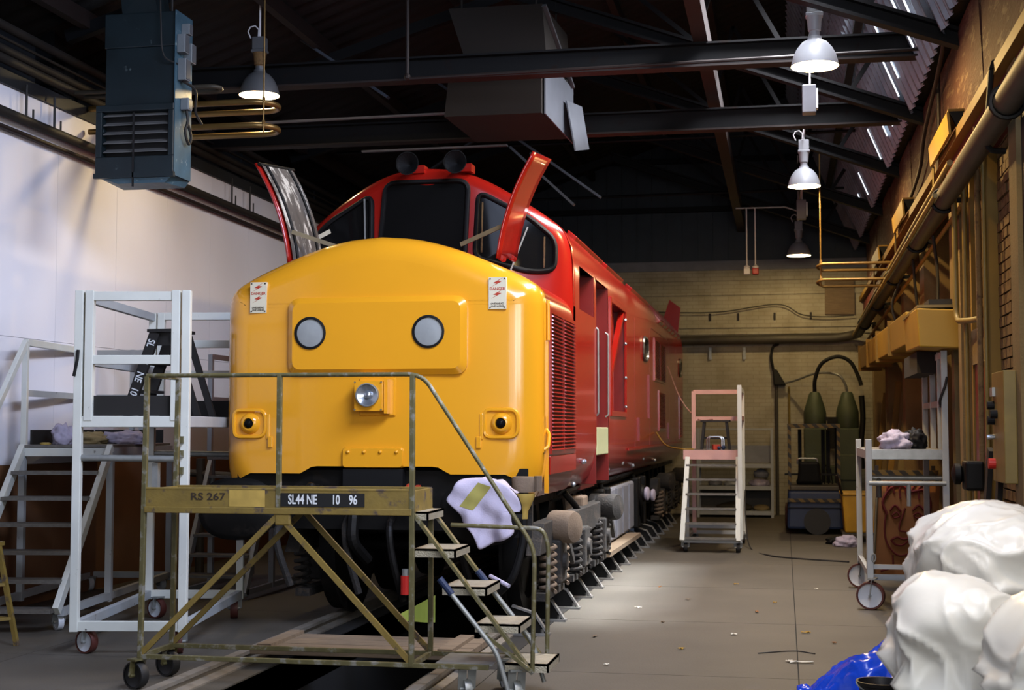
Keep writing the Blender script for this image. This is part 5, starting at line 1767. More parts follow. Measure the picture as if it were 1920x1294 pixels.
for j, (r_, x, z0, z1, c, l) in enumerate(((.026, 1.37, 3.80, 3.56, 'cond', 'upper ochre conduit above the thick sloping pipe'), (.022, 1.25, 3.53, 3.30, 'cond', 'lower ochre conduit in front of the thick sloping pipe'), (.02, 1.46, 3.44, 3.15, 'ochre', 'thin yellow pipe hidden close under the sloping pipe'))):
    tag(MB().tube([(x, 12.0, z0), (x, 26.3, z1)], r_, 8).build('conduit', M[c], smooth=60), l, 'conduit')
for (yv, l) in ((11.9, 'nearest triangular yellow wall bracket'), (16.4, 'second triangular yellow wall bracket along the ledge'), (20.6, 'farthest triangular yellow wall bracket along the ledge')):
    t = thing('wall_bracket', l, 'bracket', (1.4, yv, 3.9))
    for yb in (yv, yv + 1.5):
        MB().prism([(1.47, yb - .02, 4.20), (1.36, yb - .02, 4.20), (1.46, yb - .02, 3.98)], (0, .04, 0)).build('bracket_web', M['black'] if yb == yv else M['ochre'], t)
    MB().hexa([(1.35, yv - .03, 4.20), (1.48, yv - .03, 4.20), (1.48, yv + 1.55, 4.20), (1.35, yv + 1.55, 4.20), (1.35, yv - .03, 4.22), (1.48, yv - .03, 4.22), (1.48, yv + 1.55, 4.22), (1.35, yv + 1.55, 4.22)]).build('bracket_plate', M['ochre'], t)
    MB().hexa([(1.355, yv, 4.02), (1.375, yv, 4.02), (1.375, yv + 1.5, 4.02), (1.355, yv + 1.5, 4.02), (1.34, yv, 4.20), (1.36, yv, 4.20), (1.36, yv + 1.5, 4.20), (1.34, yv + 1.5, 4.20)]).build('bracket_face', M['duct'], t)
    MB().cyl((1.38, yv + 1.48, 4.02), (1.38, yv + 1.48, 3.66), .012, n=6).build('drop_rod', M['cond'], t)
# vertical conduits near the front
hk = thing('hooked_conduit', 'ochre conduit that drops beside the duct and hooks round to the post', 'conduit', (1.44, 12.5, 2.5))
MB().tube(fillet([(1.40, 12.8, 3.78), (1.42, 12.2, 3.74), (1.42, 12.18, 2.50), (1.46, 11.6, 2.46), (1.47, 11.15, 2.44)], .12), .024, 10).build('run', M['cond'], hk, smooth=60)
tag(MB().tube([(1.47, 11.96, .0), (1.47, 11.96, 3.70)], .020, 8).build('conduit', M['cond'], smooth=60), 'straight upright ochre conduit right of the yellow duct', 'conduit')
tag(MB().tube([(1.46, 11.08, .0), (1.46, 11.08, 3.9)], .022, 8).build('conduit', M['brickA'], smooth=60), 'brown upright conduit on the narrow post before the brick bay', 'conduit')
tag(MB().tube([(1.48, 10.9, .3), (1.48, 10.9, 3.9)], .016, 8).build('conduit', M['cond'], smooth=60), 'thin ochre upright conduit at the edge of the brick bay', 'conduit')
tag(MB().tube(spline([(1.38, 11.4, 5.45), (1.38, 11.9, 5.13), (1.40, 12.75, 4.88), (1.44, 14.7, 4.62), (1.45, 15.4, 4.36), (1.46, 17.0, 4.25), (1.46, 17.9, 4.35)], 8), .020, 8).build('flexible_cable', M['rust'], smooth=60), 'brown cable swagged down the boarded spandrel', 'cable')
tag(MB().tube([(1.46, 13.6, 4.95), (1.46, 13.6, 4.1)], .02, 8).build('drop_pipe', M['rust']), 'dark red upright pipe on the boarded spandrel', 'pipe')
for j, (yv, p) in enumerate(((15.6, [(1.38, 15.6, 3.42), (1.42, 15.7, 3.0), (1.44, 15.6, 2.78)]), (17.4, [(1.4, 17.4, 3.40), (1.3, 17.5, 3.1), (1.36, 17.5, 2.82)]), (13.9, [(1.42, 13.9, 3.45), (1.46, 13.95, 3.1), (1.45, 13.9, 2.70)]))):
    tag(MB().tube(spline(p, 8), .016, 6).build('hanging_cable', M['wire'], smooth=60), ('middle', 'farthest', 'nearest')[j] + ' black cable hanging from the thick pipe to the yellow duct', 'cable', 'black cables by the duct')

dk = thing('yellow_duct', 'mustard sheet-metal duct box running along the right wall', 'duct', (1.35, 17, 2.3))
y0, y1 = 12.75, 23.0
MB().hexa([(1.17, y0, 2.32), (1.60, y0, 2.30), (1.60, y0 + 1.6, 2.32), (1.19, y0 + 1.6, 2.36), (1.15, y0, 2.66), (1.60, y0, 2.64), (1.60, y0 + 1.6, 2.66), (1.17, y0 + 1.6, 2.70)]).build('front_section', M['duct'], dk, bevel=.012)
for k in range(4):
    a, b = y0 + 1.62 + k * 2.15, y0 + 1.62 + (k + 1) * 2.15 - .03
    MB().hexa([(1.20, a, 2.44 + .03 * k), (1.53, a, 2.44 + .03 * k), (1.53, b, 2.47 + .03 * k), (1.20, b, 2.47 + .03 * k), (1.19, a, 2.76 + .03 * k), (1.53, a, 2.76 + .03 * k), (1.53, b, 2.79 + .03 * k), (1.19, b, 2.79 + .03 * k)]).build('duct_section', M['duct'], dk, bevel=.01)
    MB().box(1.17, 1.53, b - .02, b + .05, 2.43 + .03 * k, 2.83 + .03 * k).build('duct_flange', M['ochre'], dk)
MB().box(1.16, 1.50, y0 + .02, y0 + 1.55, 2.665, 2.69).build('top_tray', M['cond'], dk)
MB().cbox((1.36, y0 + .25, 2.715), (.2, .4, .05)).build('tray_cable', M['wire'], dk)
MB().box(1.22, 1.40, y0 + .8, y0 + 2.2, 2.12, 2.32).build('duct_outlet', M['duct_brown'], dk)

# electrical board and valve at the right edge
eb = thing('switch_board', 'tall grey-green switch board with knobs at the right edge', 'switch board', (1.42, 9.75, 1.25))
MB().box(1.39, 1.47, 9.5, 10.02, 1.25, 1.98).build('board', M['cond'], eb, bevel=.006)
for (yv, z, r_) in ((9.93, 1.76, .028), (9.93, 1.66, .03), (9.8, 1.70, .03)):
    MB().cyl((1.39, yv, z), (1.345, yv, z), r_, n=14).build('knob', M['rubber'], eb)
MB().cyl((1.39, 9.92, 1.55), (1.34, 9.92, 1.545), .018, n=12).build('key_switch', M['chrome'], eb)
MB().cyl((1.39, 9.92, 1.37), (1.345, 9.92, 1.37), .035, n=14).build('stop_button', M['red_plastic'], eb)
MB().box(1.37, 1.39, 9.86, 9.98, 1.82, 1.88).build('label_plate', M['galv'], eb)
vb = thing('valve_box', 'black valve housing with a yellow edge low on the narrow post', 'valve', (1.42, 11.15, 1.1))
MB().cbox((1.40, 11.15, 1.25), (.14, .24, .22)).build('housing', M['black'], vb, bevel=.02)
MB().lathe([(.05, 0), (.08, .02), (.08, .06), (.03, .08)], (1.33, 11.2, 1.26), (-1, 0, 0), 16).build('hand_wheel', M['black'], vb, smooth=40)
MB().box(1.335, 1.35, 11.27, 11.31, 1.16, 1.36).build('yellow_edge', M['ochre'], vb)
for (a, b, l) in (((1.40, 10.35, 0.0), (1.44, 9.95, 1.58), 'longer of two black planks leaning on the brick bay'), ((1.36, 10.75, 0.0), (1.42, 10.35, 1.46), 'shorter of two black planks leaning on the brick bay')):
    tag(MB().bar(a, b, .10, .035, up=(1, 0, 0)).build('leaning_plank', M['wood_dark']), l, 'plank')

# ================================================================== HANGING DUCT IN THE ROOF
bd = thing('roof_duct', 'brown boxy duct with lit-toned grey side flaps hanging from the roof above the cab', 'duct', (-2.9, 14.6, 4.85))
MB().hexa([(-3.25, 14.2, 5.50), (-2.38, 14.2, 5.50), (-2.30, 15.4, 5.50), (-3.25, 15.4, 5.50), (-3.42, 14.2, 6.02), (-2.42, 14.2, 6.02), (-2.34, 15.4, 6.02), (-3.42, 15.4, 6.02)]).build('upper_box', M['duct_brown'], bd)
MB().hexa([(-3.45, 14.15, 4.86), (-2.42, 14.15, 4.86), (-2.32, 15.5, 4.86), (-3.40, 15.5, 4.86), (-3.38, 14.15, 5.49), (-2.42, 14.15, 5.49), (-2.32, 15.5, 5.49), (-3.33, 15.5, 5.49)]).build('lower_box', M['duct_brown'], bd)
MB().hexa([(-2.40, 14.2, 4.86), (-2.385, 14.2, 4.86), (-2.285, 15.5, 4.80), (-2.30, 15.5, 4.80), (-2.40, 14.2, 5.45), (-2.385, 14.2, 5.45), (-2.285, 15.5, 5.42), (-2.30, 15.5, 5.42)]).build('side_flap', M['duct_lit'], bd)
MB().hexa([(-2.20, 15.0, 4.62), (-2.185, 15.0, 4.62), (-2.12, 15.6, 4.75), (-2.135, 15.6, 4.75), (-2.30, 15.0, 5.18), (-2.285, 15.0, 5.18), (-2.20, 15.6, 5.24), (-2.215, 15.6, 5.24)]).build('side_flap', M['duct_lit'], bd)
MB().bar((-2.40, 14.2, 6.0), (-2.28, 15.4, 5.42), .05, .03).build('flap_rail', M['lamp_grey'], bd)
for x, y in ((-3.3, 14.3), (-2.5, 14.3), (-3.3, 15.3), (-2.45, 15.3)):
    MB().cyl((x, y, 6.0), (x, y, 6.9), .012, n=6).build('hanger_rod', M['wire'], bd)

# ================================================================== MID AISLE: MOBILE STEPS
ms = thing('mobile_steps', 'white and pink mobile steps beside the far end of the locomotive', 'platform steps', (-.95, 19.3, 0))
x0, x1 = -1.30, -.60
for xx, xt, m_ in ((x0 - .02, x0 + .04, 'alu'), (x1, x1, 'alu')):
    MB().bar((xx, 18.55, .15), (xt, 18.95, 1.30), .06, .09, up=(0, 1, 0)).build('stringer', M[m_], ms)
for k in range(6):
    f = k / 6
    MB().box(x0 + .02, x1 - .02, 18.50 + .4 * f, 18.68 + .4 * f, .17 + 1.13 * f, .195 + 1.13 * f).build('tread', M['tread'], ms)
MB().box(x0 - .02, x1 + .02, 18.9, 20.2, 1.30, 1.325).build('deck', M['tread'], ms)
MB().box(x0 - .02, x1 + .02, 18.88, 18.92, 1.20, 1.325).build('deck_edge', M['pink_alu'], ms)
MB().bar((x1 + .03, 18.72, .17), (x1 + .03, 18.72, 2.18), .055, .055).build('tall_post', M['alu'], ms)
MB().bar((x1 + .03, 20.2, .12), (x1 + .03, 20.2, 2.14), .05, .05).build('post', M['alu'], ms)
MB().bar((x0 + .04, 20.2, .12), (x0 + .04, 20.2, 2.14), .055, .055).build('post', M['pink_alu'], ms)
MB().bar((x0 + .02, 19.0, .12), (x0 + .02, 19.0, 1.3), .05, .05).build('post', M['alu_dim'], ms)
for z in (2.13, 1.75):
    MB().bar((x0 + .04, 20.2, z), (x1 + .03, 20.2, z), .04, .06).build('back_rail', M['pink_alu'], ms)
    MB().bar((x1 + .03, 18.72, z), (x1 + .03, 20.2, z), .04, .06).build('side_rail', M['pink_alu'] if z < 2 else M['alu'], ms)
for a, b in (((x0, 18.6, .15), (x0, 20.2, .15)), ((x1 + .02, 18.6, .15), (x1 + .02, 20.2, .15)), ((x0, 20.2, .15), (x1, 20.2, .15)), ((x0, 19.2, .3), (x1, 19.2, .3)), ((x0, 18.6, .15), (x1, 18.6, .15))):
    MB().bar(a, b, .05, .05).build('base_rail', M['alu_dim'], ms)
for x, y in ((x0 + .02, 18.62), (x1, 18.62), (x0 + .04, 20.15), (x1 + .02, 20.15)):
    castor(ms, x, y, .14, .065, M['tyre_black'], M['tyre_black'], yaw=.15)
tst = thing('saw_stool', 'small dark wooden hop-up stool on the mobile steps deck', 'stool', (-.95, 19.5, 1.325))
MB().box(-1.12, -.72, 19.35, 19.6, 1.70, 1.725).build('seat', M['wood_dark'], tst)
for sx_ in (-1, 1):
    for yv in (19.38, 19.57):
        MB().bar((-.92 + sx_ * .15, yv, 1.70), (-.92 + sx_ * .19, yv, 1.325), .035, .035).build('leg', M['wood_dark'], tst)
MB().bar((-1.08, 19.47, 1.48), (-.76, 19.47, 1.48), .025, .03).build('stretcher', M['wood_dark'], tst)
tag(MB().tube(fillet([(-1.02, 19.15, 1.325), (-1.02, 19.15, 1.50), (-.82, 19.15, 1.50), (-.82, 19.15, 1.325)], .05), .011, 6).tube(fillet([(-1.0, 19.3, 1.325), (-1.0, 19.3, 1.50), (-.80, 19.3, 1.50), (-.80, 19.3, 1.325)], .05), .011, 6).build('wire_basket', M['chrome']), 'small chromed wire basket in front of the hop-up stool', 'basket')
tag(MB().cbox((-.9, 19.22, 1.36), (.1, .08, .07), rz=.3).build('red_tin', M['orange'], bevel=.008), 'small red tin under the wire frame', 'tin')
tag(MB().ball((-.80, 19.1, 1.355), .03, 10).ball((-.86, 19.1, 1.35), .025, 8).build('cable_bundle', M['fork_blue']), 'small blue bundle at the edge of the steps deck', 'bundle')
tag(MB().tube(spline([(XS + .02, 20.4, 1.55), (-1.6, 19.5, 1.38), (-1.35, 19.1, 1.335), (-1.2, 19.2, 1.33)], 8), .012, 6).build('yellow_hose', M['ochre'], smooth=60), 'yellow hose from the locomotive side onto the mobile steps', 'hose')
tag(MB().tube(spline([(XS + .02, 22.5, 2.6), (-1.5, 21, 2.05), (-1.2, 20.2, 1.75), (-.95, 19.6, 1.735)], 8), .008, 6).build('thin_cable', M['pink_alu']), 'thin slack cable from the locomotive to the hop-up stool', 'cable')
tag(MB().tube(spline([(-.55, 20.3, .9), (-.53, 19.8, .3), (-.45, 19.2, .01), (-.2, 18.2, .01), (.2, 17.8, .01), (.75, 17.5, .01)], 10), .009, 6).build('floor_cable', M['wire']), 'thin dark cable trailing over the aisle floor to the trolley', 'cable')

# ================================================================== BACK WALL: RACK, TRUCK, MACHINE
rk = thing('storage_rack', 'pale grey storage rack with mesh panels against the back wall', 'rack', (-.88, 26.3, 0))
for xx in (-1.55, -.22):
    for yv in (26.0, 26.6):
        MB().bar((xx, yv, 0), (xx, yv, 1.62), .045, .045).build('post', M['alu_dim'], rk)
for z in (.10, .55, .95):
    MB().box(-1.55, -.22, 25.98, 26.62, z - .05, z + .02).build('shelf', M['alu_dim'], rk)
MB().box(-1.55, -.22, 26.58, 26.6, .98, 1.30).build('mesh_panel', M['tank_grey'], rk)
MB().bar((-1.55, 26, 1.60), (-.22, 26, 1.60), .03, .03).build('top_rail', M['alu_dim'], rk)
MB().box(-1.53, -.24, 26.55, 26.6, .13, .5).build('back_sheet', M['pipe'], rk)
for i, (x, z, r_, l) in enumerate(((-1.25, .57, (.12, .14, .07), 'grey sack lying on the middle shelf left of its upright'), (-.90, .57, (.20, .2, .07), 'long pale sack on the middle rack shelf'), (-.45, .57, (.17, .2, .08), 'pale sack at the right end of the middle rack shelf'),
                                  (-.42, .72, (.13, .12, .10), 'grey bundle stacked on the right-hand sack'), (-.9, .12, (.3, .2, .10), 'dark heap on the bottom rack shelf'), (-.42, .12, (.15, .15, .07), 'small pale heap on the bottom rack shelf'))):
    crumple((x, 26.25, z), r_, M[('tank_grey', 'alu_dim', 'cloth', 'tank_grey', 'pipe', 'rag_tan')[i]], 10 + i, 'sack', l, 'sack', amp=.25, sub=3)
fk = thing('forklift_truck', 'small dark blue forklift truck with hazard striped frame', 'forklift', (.45, 22.5, 0))
fx0, fx1, fy = .03, .87, 22.0
MB().hexa([(fx0, fy, .08), (fx1, fy, .08), (fx1, fy + 1.5, .08), (fx0, fy + 1.5, .08), (fx0 + .02, fy + .04, .66), (fx1 - .02, fy + .04, .66), (fx1 - .02, fy + 1.5, .66), (fx0 + .02, fy + 1.5, .66)]).build('body', M['fork_blue'], fk, bevel=.04)
MB().box(fx0 + .01, fx1 - .03, fy - .004, fy + .02, .49, .545).build('hazard_strip', M['hazard'], fk)
MB().box(fx0 + .0, fx1, fy + .0, fy + .02, .40, .41).build('counterweight_seam', M['rubber'], fk)
MB().lathe([(.0, -.01), (.14, -.01), (.19, 0), (.20, .03), (.2, .14)], ((fx0 + fx1) / 2 + .03, fy + .12, .20), (0, -1, 0), 28).build('rear_wheel', M['tyre_black'], fk, smooth=40)
for xx in (fx0 - .03, fx1 - .05):
    MB().lathe([(.0, 0), (.12, 0), (.2, .01), (.21, .04), (.21, .11), (.2, .13)], (xx, fy + 1.25, .21), (1, 0, 0), 24).build('front_wheel', M['tyre'], fk, smooth=40)
MB().box(fx0 + .05, fx1 - .05, fy + .1, fy + 1.3, .66, .74).build('cowl', M['pipe'], fk, bevel=.02)
sb1 = MB().hexa([(.19, fy + .35, .76), (.56, fy + .35, .76), (.56, fy + .45, .76), (.19, fy + .45, .76), (.22, fy + .28, 1.10), (.53, fy + .28, 1.10), (.53, fy + .36, 1.10), (.22, fy + .36, 1.10)]).build('seat_back', M['rubber'], fk, bevel=.04)
MB().tube(fillet([(.20, fy + .33, 1.06), (.20, fy + .33, 1.15), (.50, fy + .33, 1.15), (.50, fy + .33, 1.06)], .08), .014, 8).build('grab_rail', M['chrome'], sb1)
MB().box(.18, .58, fy + .42, fy + .85, .74, .82).build('seat_cushion', M['rubber'], fk, bevel=.03)
for xx in (fx0 + .05, fx1 - .05):
    MB().bar((xx, fy + .3, .66), (xx, fy + .3, 1.64), .05, .05).build('guard_post', M['hazard'], fk)
    MB().bar((xx, fy + 1.25, .66), (xx, fy + 1.25, 1.64), .05, .05).build('guard_post', M['rubber'], fk)
MB().box(fx0 + .02, fx1 - .02, fy + .27, fy + .33, 1.62, 1.68).build('guard_front_bar', M['hazard'], fk)
MB().box(fx0 + .02, fx1 - .02, fy + .33, fy + 1.28, 1.665, 1.685).build('guard_roof', M['fork_blue'], fk)
MB().bar((fx0 - .03, fy + .5, .9), (fx1 - .05, fy + .5, .9), .03, .03).build('cross_bar', M['rubber'], fk)
for xx, zt in ((.62, 1.6), (.70, 1.6), (.25, 1.6)):
    MB().bar((xx, fy + 1.5, .1), (xx, fy + 1.5, zt), .06, .08).build('mast_rail', M['rubber'], fk)
for xx in (.62, .68, .74):
    MB().tube([(xx, fy + .75, .74), (xx - .03, fy + .70, .98)], .010, 6).build('lever', M['rubber'], fk)
gm = thing('hydraulic_machine', 'olive green machine with two cone-topped cylinders and a black hose loop', 'machine', (.82, 26.0, 0))
for xx in (.40, .97):
    MB().lathe([(.19, 1.62), (.20, 1.64), (.20, 1.90), (.18, 1.98), (.10, 2.24), (.07, 2.27), (.0, 2.27)], (xx + .15, 25.95, 0), (0, 0, 1), 24).build('cone_head', M['green_m'], gm, smooth=40)
    MB().box(xx - .05, xx + .34, 25.75, 26.2, .95, 1.62).build('cylinder_block', M['green_m'], gm, bevel=.02)
    MB().box(xx - .02, xx + .31, 25.72, 25.76, .70, 1.15).build('cylinder_door', M['green_m'], gm, bevel=.01)
MB().box(.38, 1.28, 25.78, 26.2, .35, .95).build('bed', M['green_m'], gm, bevel=.02)
for xx in (.42, 1.18):
    MB().box(xx, xx + .08, 25.78, 26.2, 0, .36).build('leg', M['green_m'], gm)
MB().box(.70, 1.0, 25.85, 26.05, 1.75, 1.82).build('tie_bar', M['black'], gm)
MB().box(.76, .92, 25.82, 25.9, 1.25, 1.75).build('gauge_panel', M['rubber'], gm)
MB().tube(spline([(.55, 25.95, 2.26), (.56, 25.9, 2.5), (.68, 25.88, 2.78), (.95, 25.86, 2.90), (1.18, 25.84, 2.80), (1.32, 25.82, 2.52), (1.36, 25.8, 2.38)], 8), .035, 10).build('hose', M['rubber'], gm, smooth=60)
MB().tube(spline([(1.12, 25.95, 2.26), (1.08, 25.9, 2.42), (.95, 25.9, 2.58), (.6, 26.2, 2.62), (.2, 26.7, 2.50), (-.05, 26.9, 2.45)], 8), .022, 8).build('hose', M['galv'], gm, smooth=60)
MB().tube(spline([(1.36, 25.8, 2.2), (1.38, 25.8, 1.8), (1.34, 25.8, 1.3), (1.36, 25.8, .9)], 6), .05, 8).build('hose', M['rubber'], gm, smooth=60)
lead = thing('wall_isolator', 'black cable isolator on an upright pipe on the back wall', 'isolator', (-.13, 26.85, 2.4))
MB().hexa([(-.18, 26.8, 2.42), (.05, 26.8, 2.42), (.05, 26.98, 2.42), (-.18, 26.98, 2.42), (-.20, 26.85, 2.72), (-.12, 26.85, 2.72), (-.12, 26.98, 2.72), (-.20, 26.98, 2.72)]).build('case', M['rubber'], lead, bevel=.02)
MB().tube(spline([(-.18, 26.9, 2.7), (-.22, 26.9, 2.95), (-.18, 26.9, 3.15), (-.08, 26.88, 3.2)], 6), .025, 8).build('lead', M['rubber'], lead, smooth=60)
MB().cyl((-.13, 26.9, 0), (-.13, 26.9, 2.44), .03, n=10).build('pipe', M['pipe'], lead)
tag(MB().tube([(.10, 26.93, .0), (.10, 26.93, 2.4)], .022, 8).build('drop_pipe', M['cond']), 'thin tan upright pipe on the back wall left of the machine', 'pipe')
tag(MB().tube(spline([(-3.5, 26.9, 3.9), (-2.4, 26.9, 3.84), (-1.2, 26.9, 3.82), (-.1, 26.9, 3.95), (.35, 26.9, 3.75), (.8, 26.9, 3.7), (1.3, 26.9, 3.72)], 8), .010, 6).build('slack_wire', M['wire']), 'slack black wire across the upper back wall', 'wire')
bn = thing('parts_bin', 'mustard plastic bin on a low truck right of the forklift', 'bin', (1.0, 20.9, 0))
MB().hexa([(.84, 20.7, .13), (1.24, 20.7, .13), (1.24, 21.3, .13), (.84, 21.3, .13), (.80, 20.65, .66), (1.28, 20.65, .66), (1.28, 21.35, .66), (.80, 21.35, .66)]).build('tub', M['bin'], bn, bevel=.02)
MB().box(.78, 1.30, 20.63, 21.37, .66, .70).build('rim', M['bin'], bn, bevel=.01)
MB().box(.80, 1.28, 20.66, 21.34, .10, .13).build('truck_bed', M['pipe'], bn)
for x in (.88, 1.2):
    for y in (20.75, 21.25):
        castor(bn, x, y, .10, .048, M['tyre_black'], M['tyre_black'])
MB().bar((.80, 20.62, .68), (.72, 20.5, .95), .025, .025).build('handle', M['rust'], bn)
crumple((.82, 19.9, 0), (.15, .12, .09), M['cloth'], 31, 'rag', 'dirty white rag heap on the floor in front of the mustard bin', amp=.4)
crumple((.66, 20.3, 0), (.09, .10, .06), M['rubber'], 32, 'rag', 'black scrap on the floor beside the mustard bin', 'scrap', amp=.4)

# ================================================================== TROLLEY ON THE RIGHT
ct = thing('guard_trolley', 'grey box-section trolley platform with a tall end guard, on the right', 'trolley', (1.14, 13.9, 0))
ax0, ax1, ay0, ay1 = .74, 1.40, 13.0, 14.75
for (x, y, zt) in ((ax0, ay0, 1.51), (ax1, ay0, 2.30), (ax0, ay1, 1.50), (ax1, ay1, 2.28)):
    MB().bar((x, y, .28 if y == ay0 else .2), (x, y, zt), .055, .055).build('post', M['alu_dim'], ct, bevel=.004)
MB().bar((ax0, ay0 + .12, .30), (ax0, ay0 + .12, 1.51), .05, .05).build('inner_post', M['alu_dim'], ct)
MB().bar((ax1, ay0 + .35, 1.40), (ax1, ay0 + .35, 2.30), .05, .05).build('guard_post', M['alu_dim'], ct)
MB().bar((ax1, ay0 + 1.0, 1.40), (ax1, ay0 + 1.0, 2.29), .05, .05).build('guard_post', M['alu_dim'], ct)
for z in (2.26, 1.83):
    MB().bar((ax1, ay0, z), (ax1, ay1, z), .04, .055).build('guard_rail', M['alu_dim'], ct)
for y in (ay0, ay1):
    MB().box(ax0, ax1, y - .02, y + .03, 1.33, 1.42).build('deck_beam', M['steel'] if y == ay0 else M['alu_dim'], ct, bevel=.004)
MB().box(ax0, ax1, ay0 + .03, ay1 - .02, 1.39, 1.42).build('deck', M['tread'], ct)
for x in (ax0, ax1):
    MB().bar((x, ay0, 1.375), (x, ay1, 1.375), .04, .08).build('side_beam', M['alu_dim'], ct)
    MB().bar((x, ay0, .31), (x, ay1, .31), .04, .05).build('base_rail', M['alu_dim'], ct)
for (y, z) in ((ay0 - .02, 1.12), (ay0 + .25, 1.16)):
    MB().tube([(ax0, y, z), (ax1, y, z)], .022, 10).build('cross_tube', M['galv'], ct, smooth=60)
MB().cyl((1.08, ay0 - .02, 1.12), (1.08, ay0 - .02, .92), .02, n=10).build('drop_pin', M['galv'], ct)
MB().cyl((.84, ay0 + .25, 1.16), (.84, ay0 + .25, .98), .025, n=10).build('drop_pin', M['pipe'], ct)
MB().box(ax0, ax1, ay0 - .02, ay0 + .02, .36, .40).build('base_beam', M['alu_dim'], ct)
MB().box(ax0, ax1, ay0 + .2, ay0 + .24, .24, .29).build('lower_beam', M['alu_dim'], ct)
MB().tube([(ax0 + .028 + .018 * math.cos(a), ay0 - .03, .46 + .035 * math.sin(a)) for a in [2 * PI * k / 12 for k in range(12)]], .007, 6, closed=True).build('lock_ring', M['galv'], ct)
for (x, y) in ((ax0 + .02, ay0), (ax1, ay0 + .06), (ax0 + .02, ay1), (ax1, ay1)):
    castor(ct, x, y, .28, .125, M['wheel_white'] if x < 1 else M['tyre_black'], M['tyre'], yaw=1.35 if x < 1 else .12)
crumple((1.0, 13.35, 1.421), (.13, .12, .10), M['rag'], 21, 'rag', 'pinkish crumpled rag on the trolley deck', amp=.5)
crumple((1.18, 13.4, 1.421), (.10, .10, .11), M['rubber'], 22, 'rag', 'dark bundled rag beside the pinkish rag on the trolley', amp=.35)
hkk = tag(MB().tube(spline([(1.37, 13.02, 1.80), (1.36, 12.96, 1.86), (1.40, 12.93, 1.98), (1.42, 12.95, 2.06)], 6), .012, 8).build('hook_bar', M['wire'], smooth=60), 'black hooked bar hanging on the trolley end guard', 'hook')
cb = thing('cardboard_sheet', 'brown cardboard sheet with a face scrawled in red, behind the trolley', 'cardboard', (1.2, 15.0, 0))


def cp_(u, v):
    return Vector((.88 + .62 * u + .07 * v, 15.0 + .12 * v, .12 + .98 * v - .05 * u * v))


MB().grid(cp_, 4, 4).build('sheet', M['card'], cb, solid=.008)
MB().tube([cp_(0.0, t / 4) - Vector((.0, .012, 0)) for t in range(5)], .014, 6).build('timber_edge', M['arm'], cb)


def scrawl(pts, r_=.010):
    MB().tube([cp_(u, v) - Vector((0, .010, 0)) for u, v in [(p.x, p.y) for p in spline([(a, b, 0) for a, b in pts], 5)]], r_, 5).build('crayon_line', M['face_red'], cb)


scrawl([(.18, .62), (.10, .75), (.22, .90), (.40, .93), (.55, .88), (.75, .90), (.86, .78), (.84, .62)], .016)
scrawl([(.16, .64), (.15, .45), (.22, .30), (.38, .20), (.55, .22), (.70, .34), (.80, .50), (.84, .64)])
scrawl([(.22, .66), (.30, .72), (.40, .66)], .012)
scrawl([(.26, .62), (.33, .65), (.38, .61), (.30, .59), (.26, .62)])
scrawl([(.58, .68), (.68, .74), (.78, .68)], .012)
scrawl([(.60, .63), (.67, .66), (.74, .62), (.66, .60), (.60, .63)])
scrawl([(.46, .70), (.38, .48), (.50, .45)])
scrawl([(.26, .36), (.36, .39), (.46, .37), (.58, .39), (.46, .31), (.34, .31), (.26, .36)], .012)
for k in range(7):
    scrawl([(.18 + .1 * k, .82 + .03 * math.sin(k * 2)), (.16 + .1 * k, .90), (.22 + .1 * k, .97)], .011)
scrawl([(.30, .20), (.30, .08), (.12, .03)])
scrawl([(.62, .24), (.66, .08), (.85, .04)])
tag(MB().bar((.82, 15.3, 0), (.94, 15.45, 1.1), .05, .02).build('timber_lath', M['arm']), 'thin timber lath leaning beside the scrawled cardboard', 'lath')
tag(MB().box(1.0, 1.62, 16.2, 16.25, .0, 1.1).build('leaning_board', M['ochre']), 'ochre board standing behind the scrawled cardboard', 'board')
hz = tag(MB().box(.95, 1.65, 16.02, 16.06, 1.0, 1.15).build('barrier_board', M['hazard']), 'hazard striped barrier board behind the trolley tubes', 'barrier')
MB().bar((1.0, 16.08, 0), (1.0, 16.08, 1.2), .04, .04).build('barrier_leg', M['rust'], hz)
MB().bar((1.6, 16.08, 0), (1.6, 16.08, 1.2), .04, .04).build('barrier_leg', M['rust'], hz)
for i, (y, z0, z1, c) in enumerate(((19.6, 0, 2.2, 'cond'), (20.3, 0, 2.1, 'cream_board'), (21.3, 0, 2.3, 'ochre'), (22.8, 0, 2.0, 'cream_board'), (24.0, 0, 2.2, 'ochre'))):
    tag(MB().bar((1.42, y, z0), (1.66, y + .1, z1), .08, .05).build('leaning_timber', M[c]), ORD[i] + ' upright timber propped on the right wall beyond the trolley, counting from the camera', 'timber', 'timbers propped on the right wall')

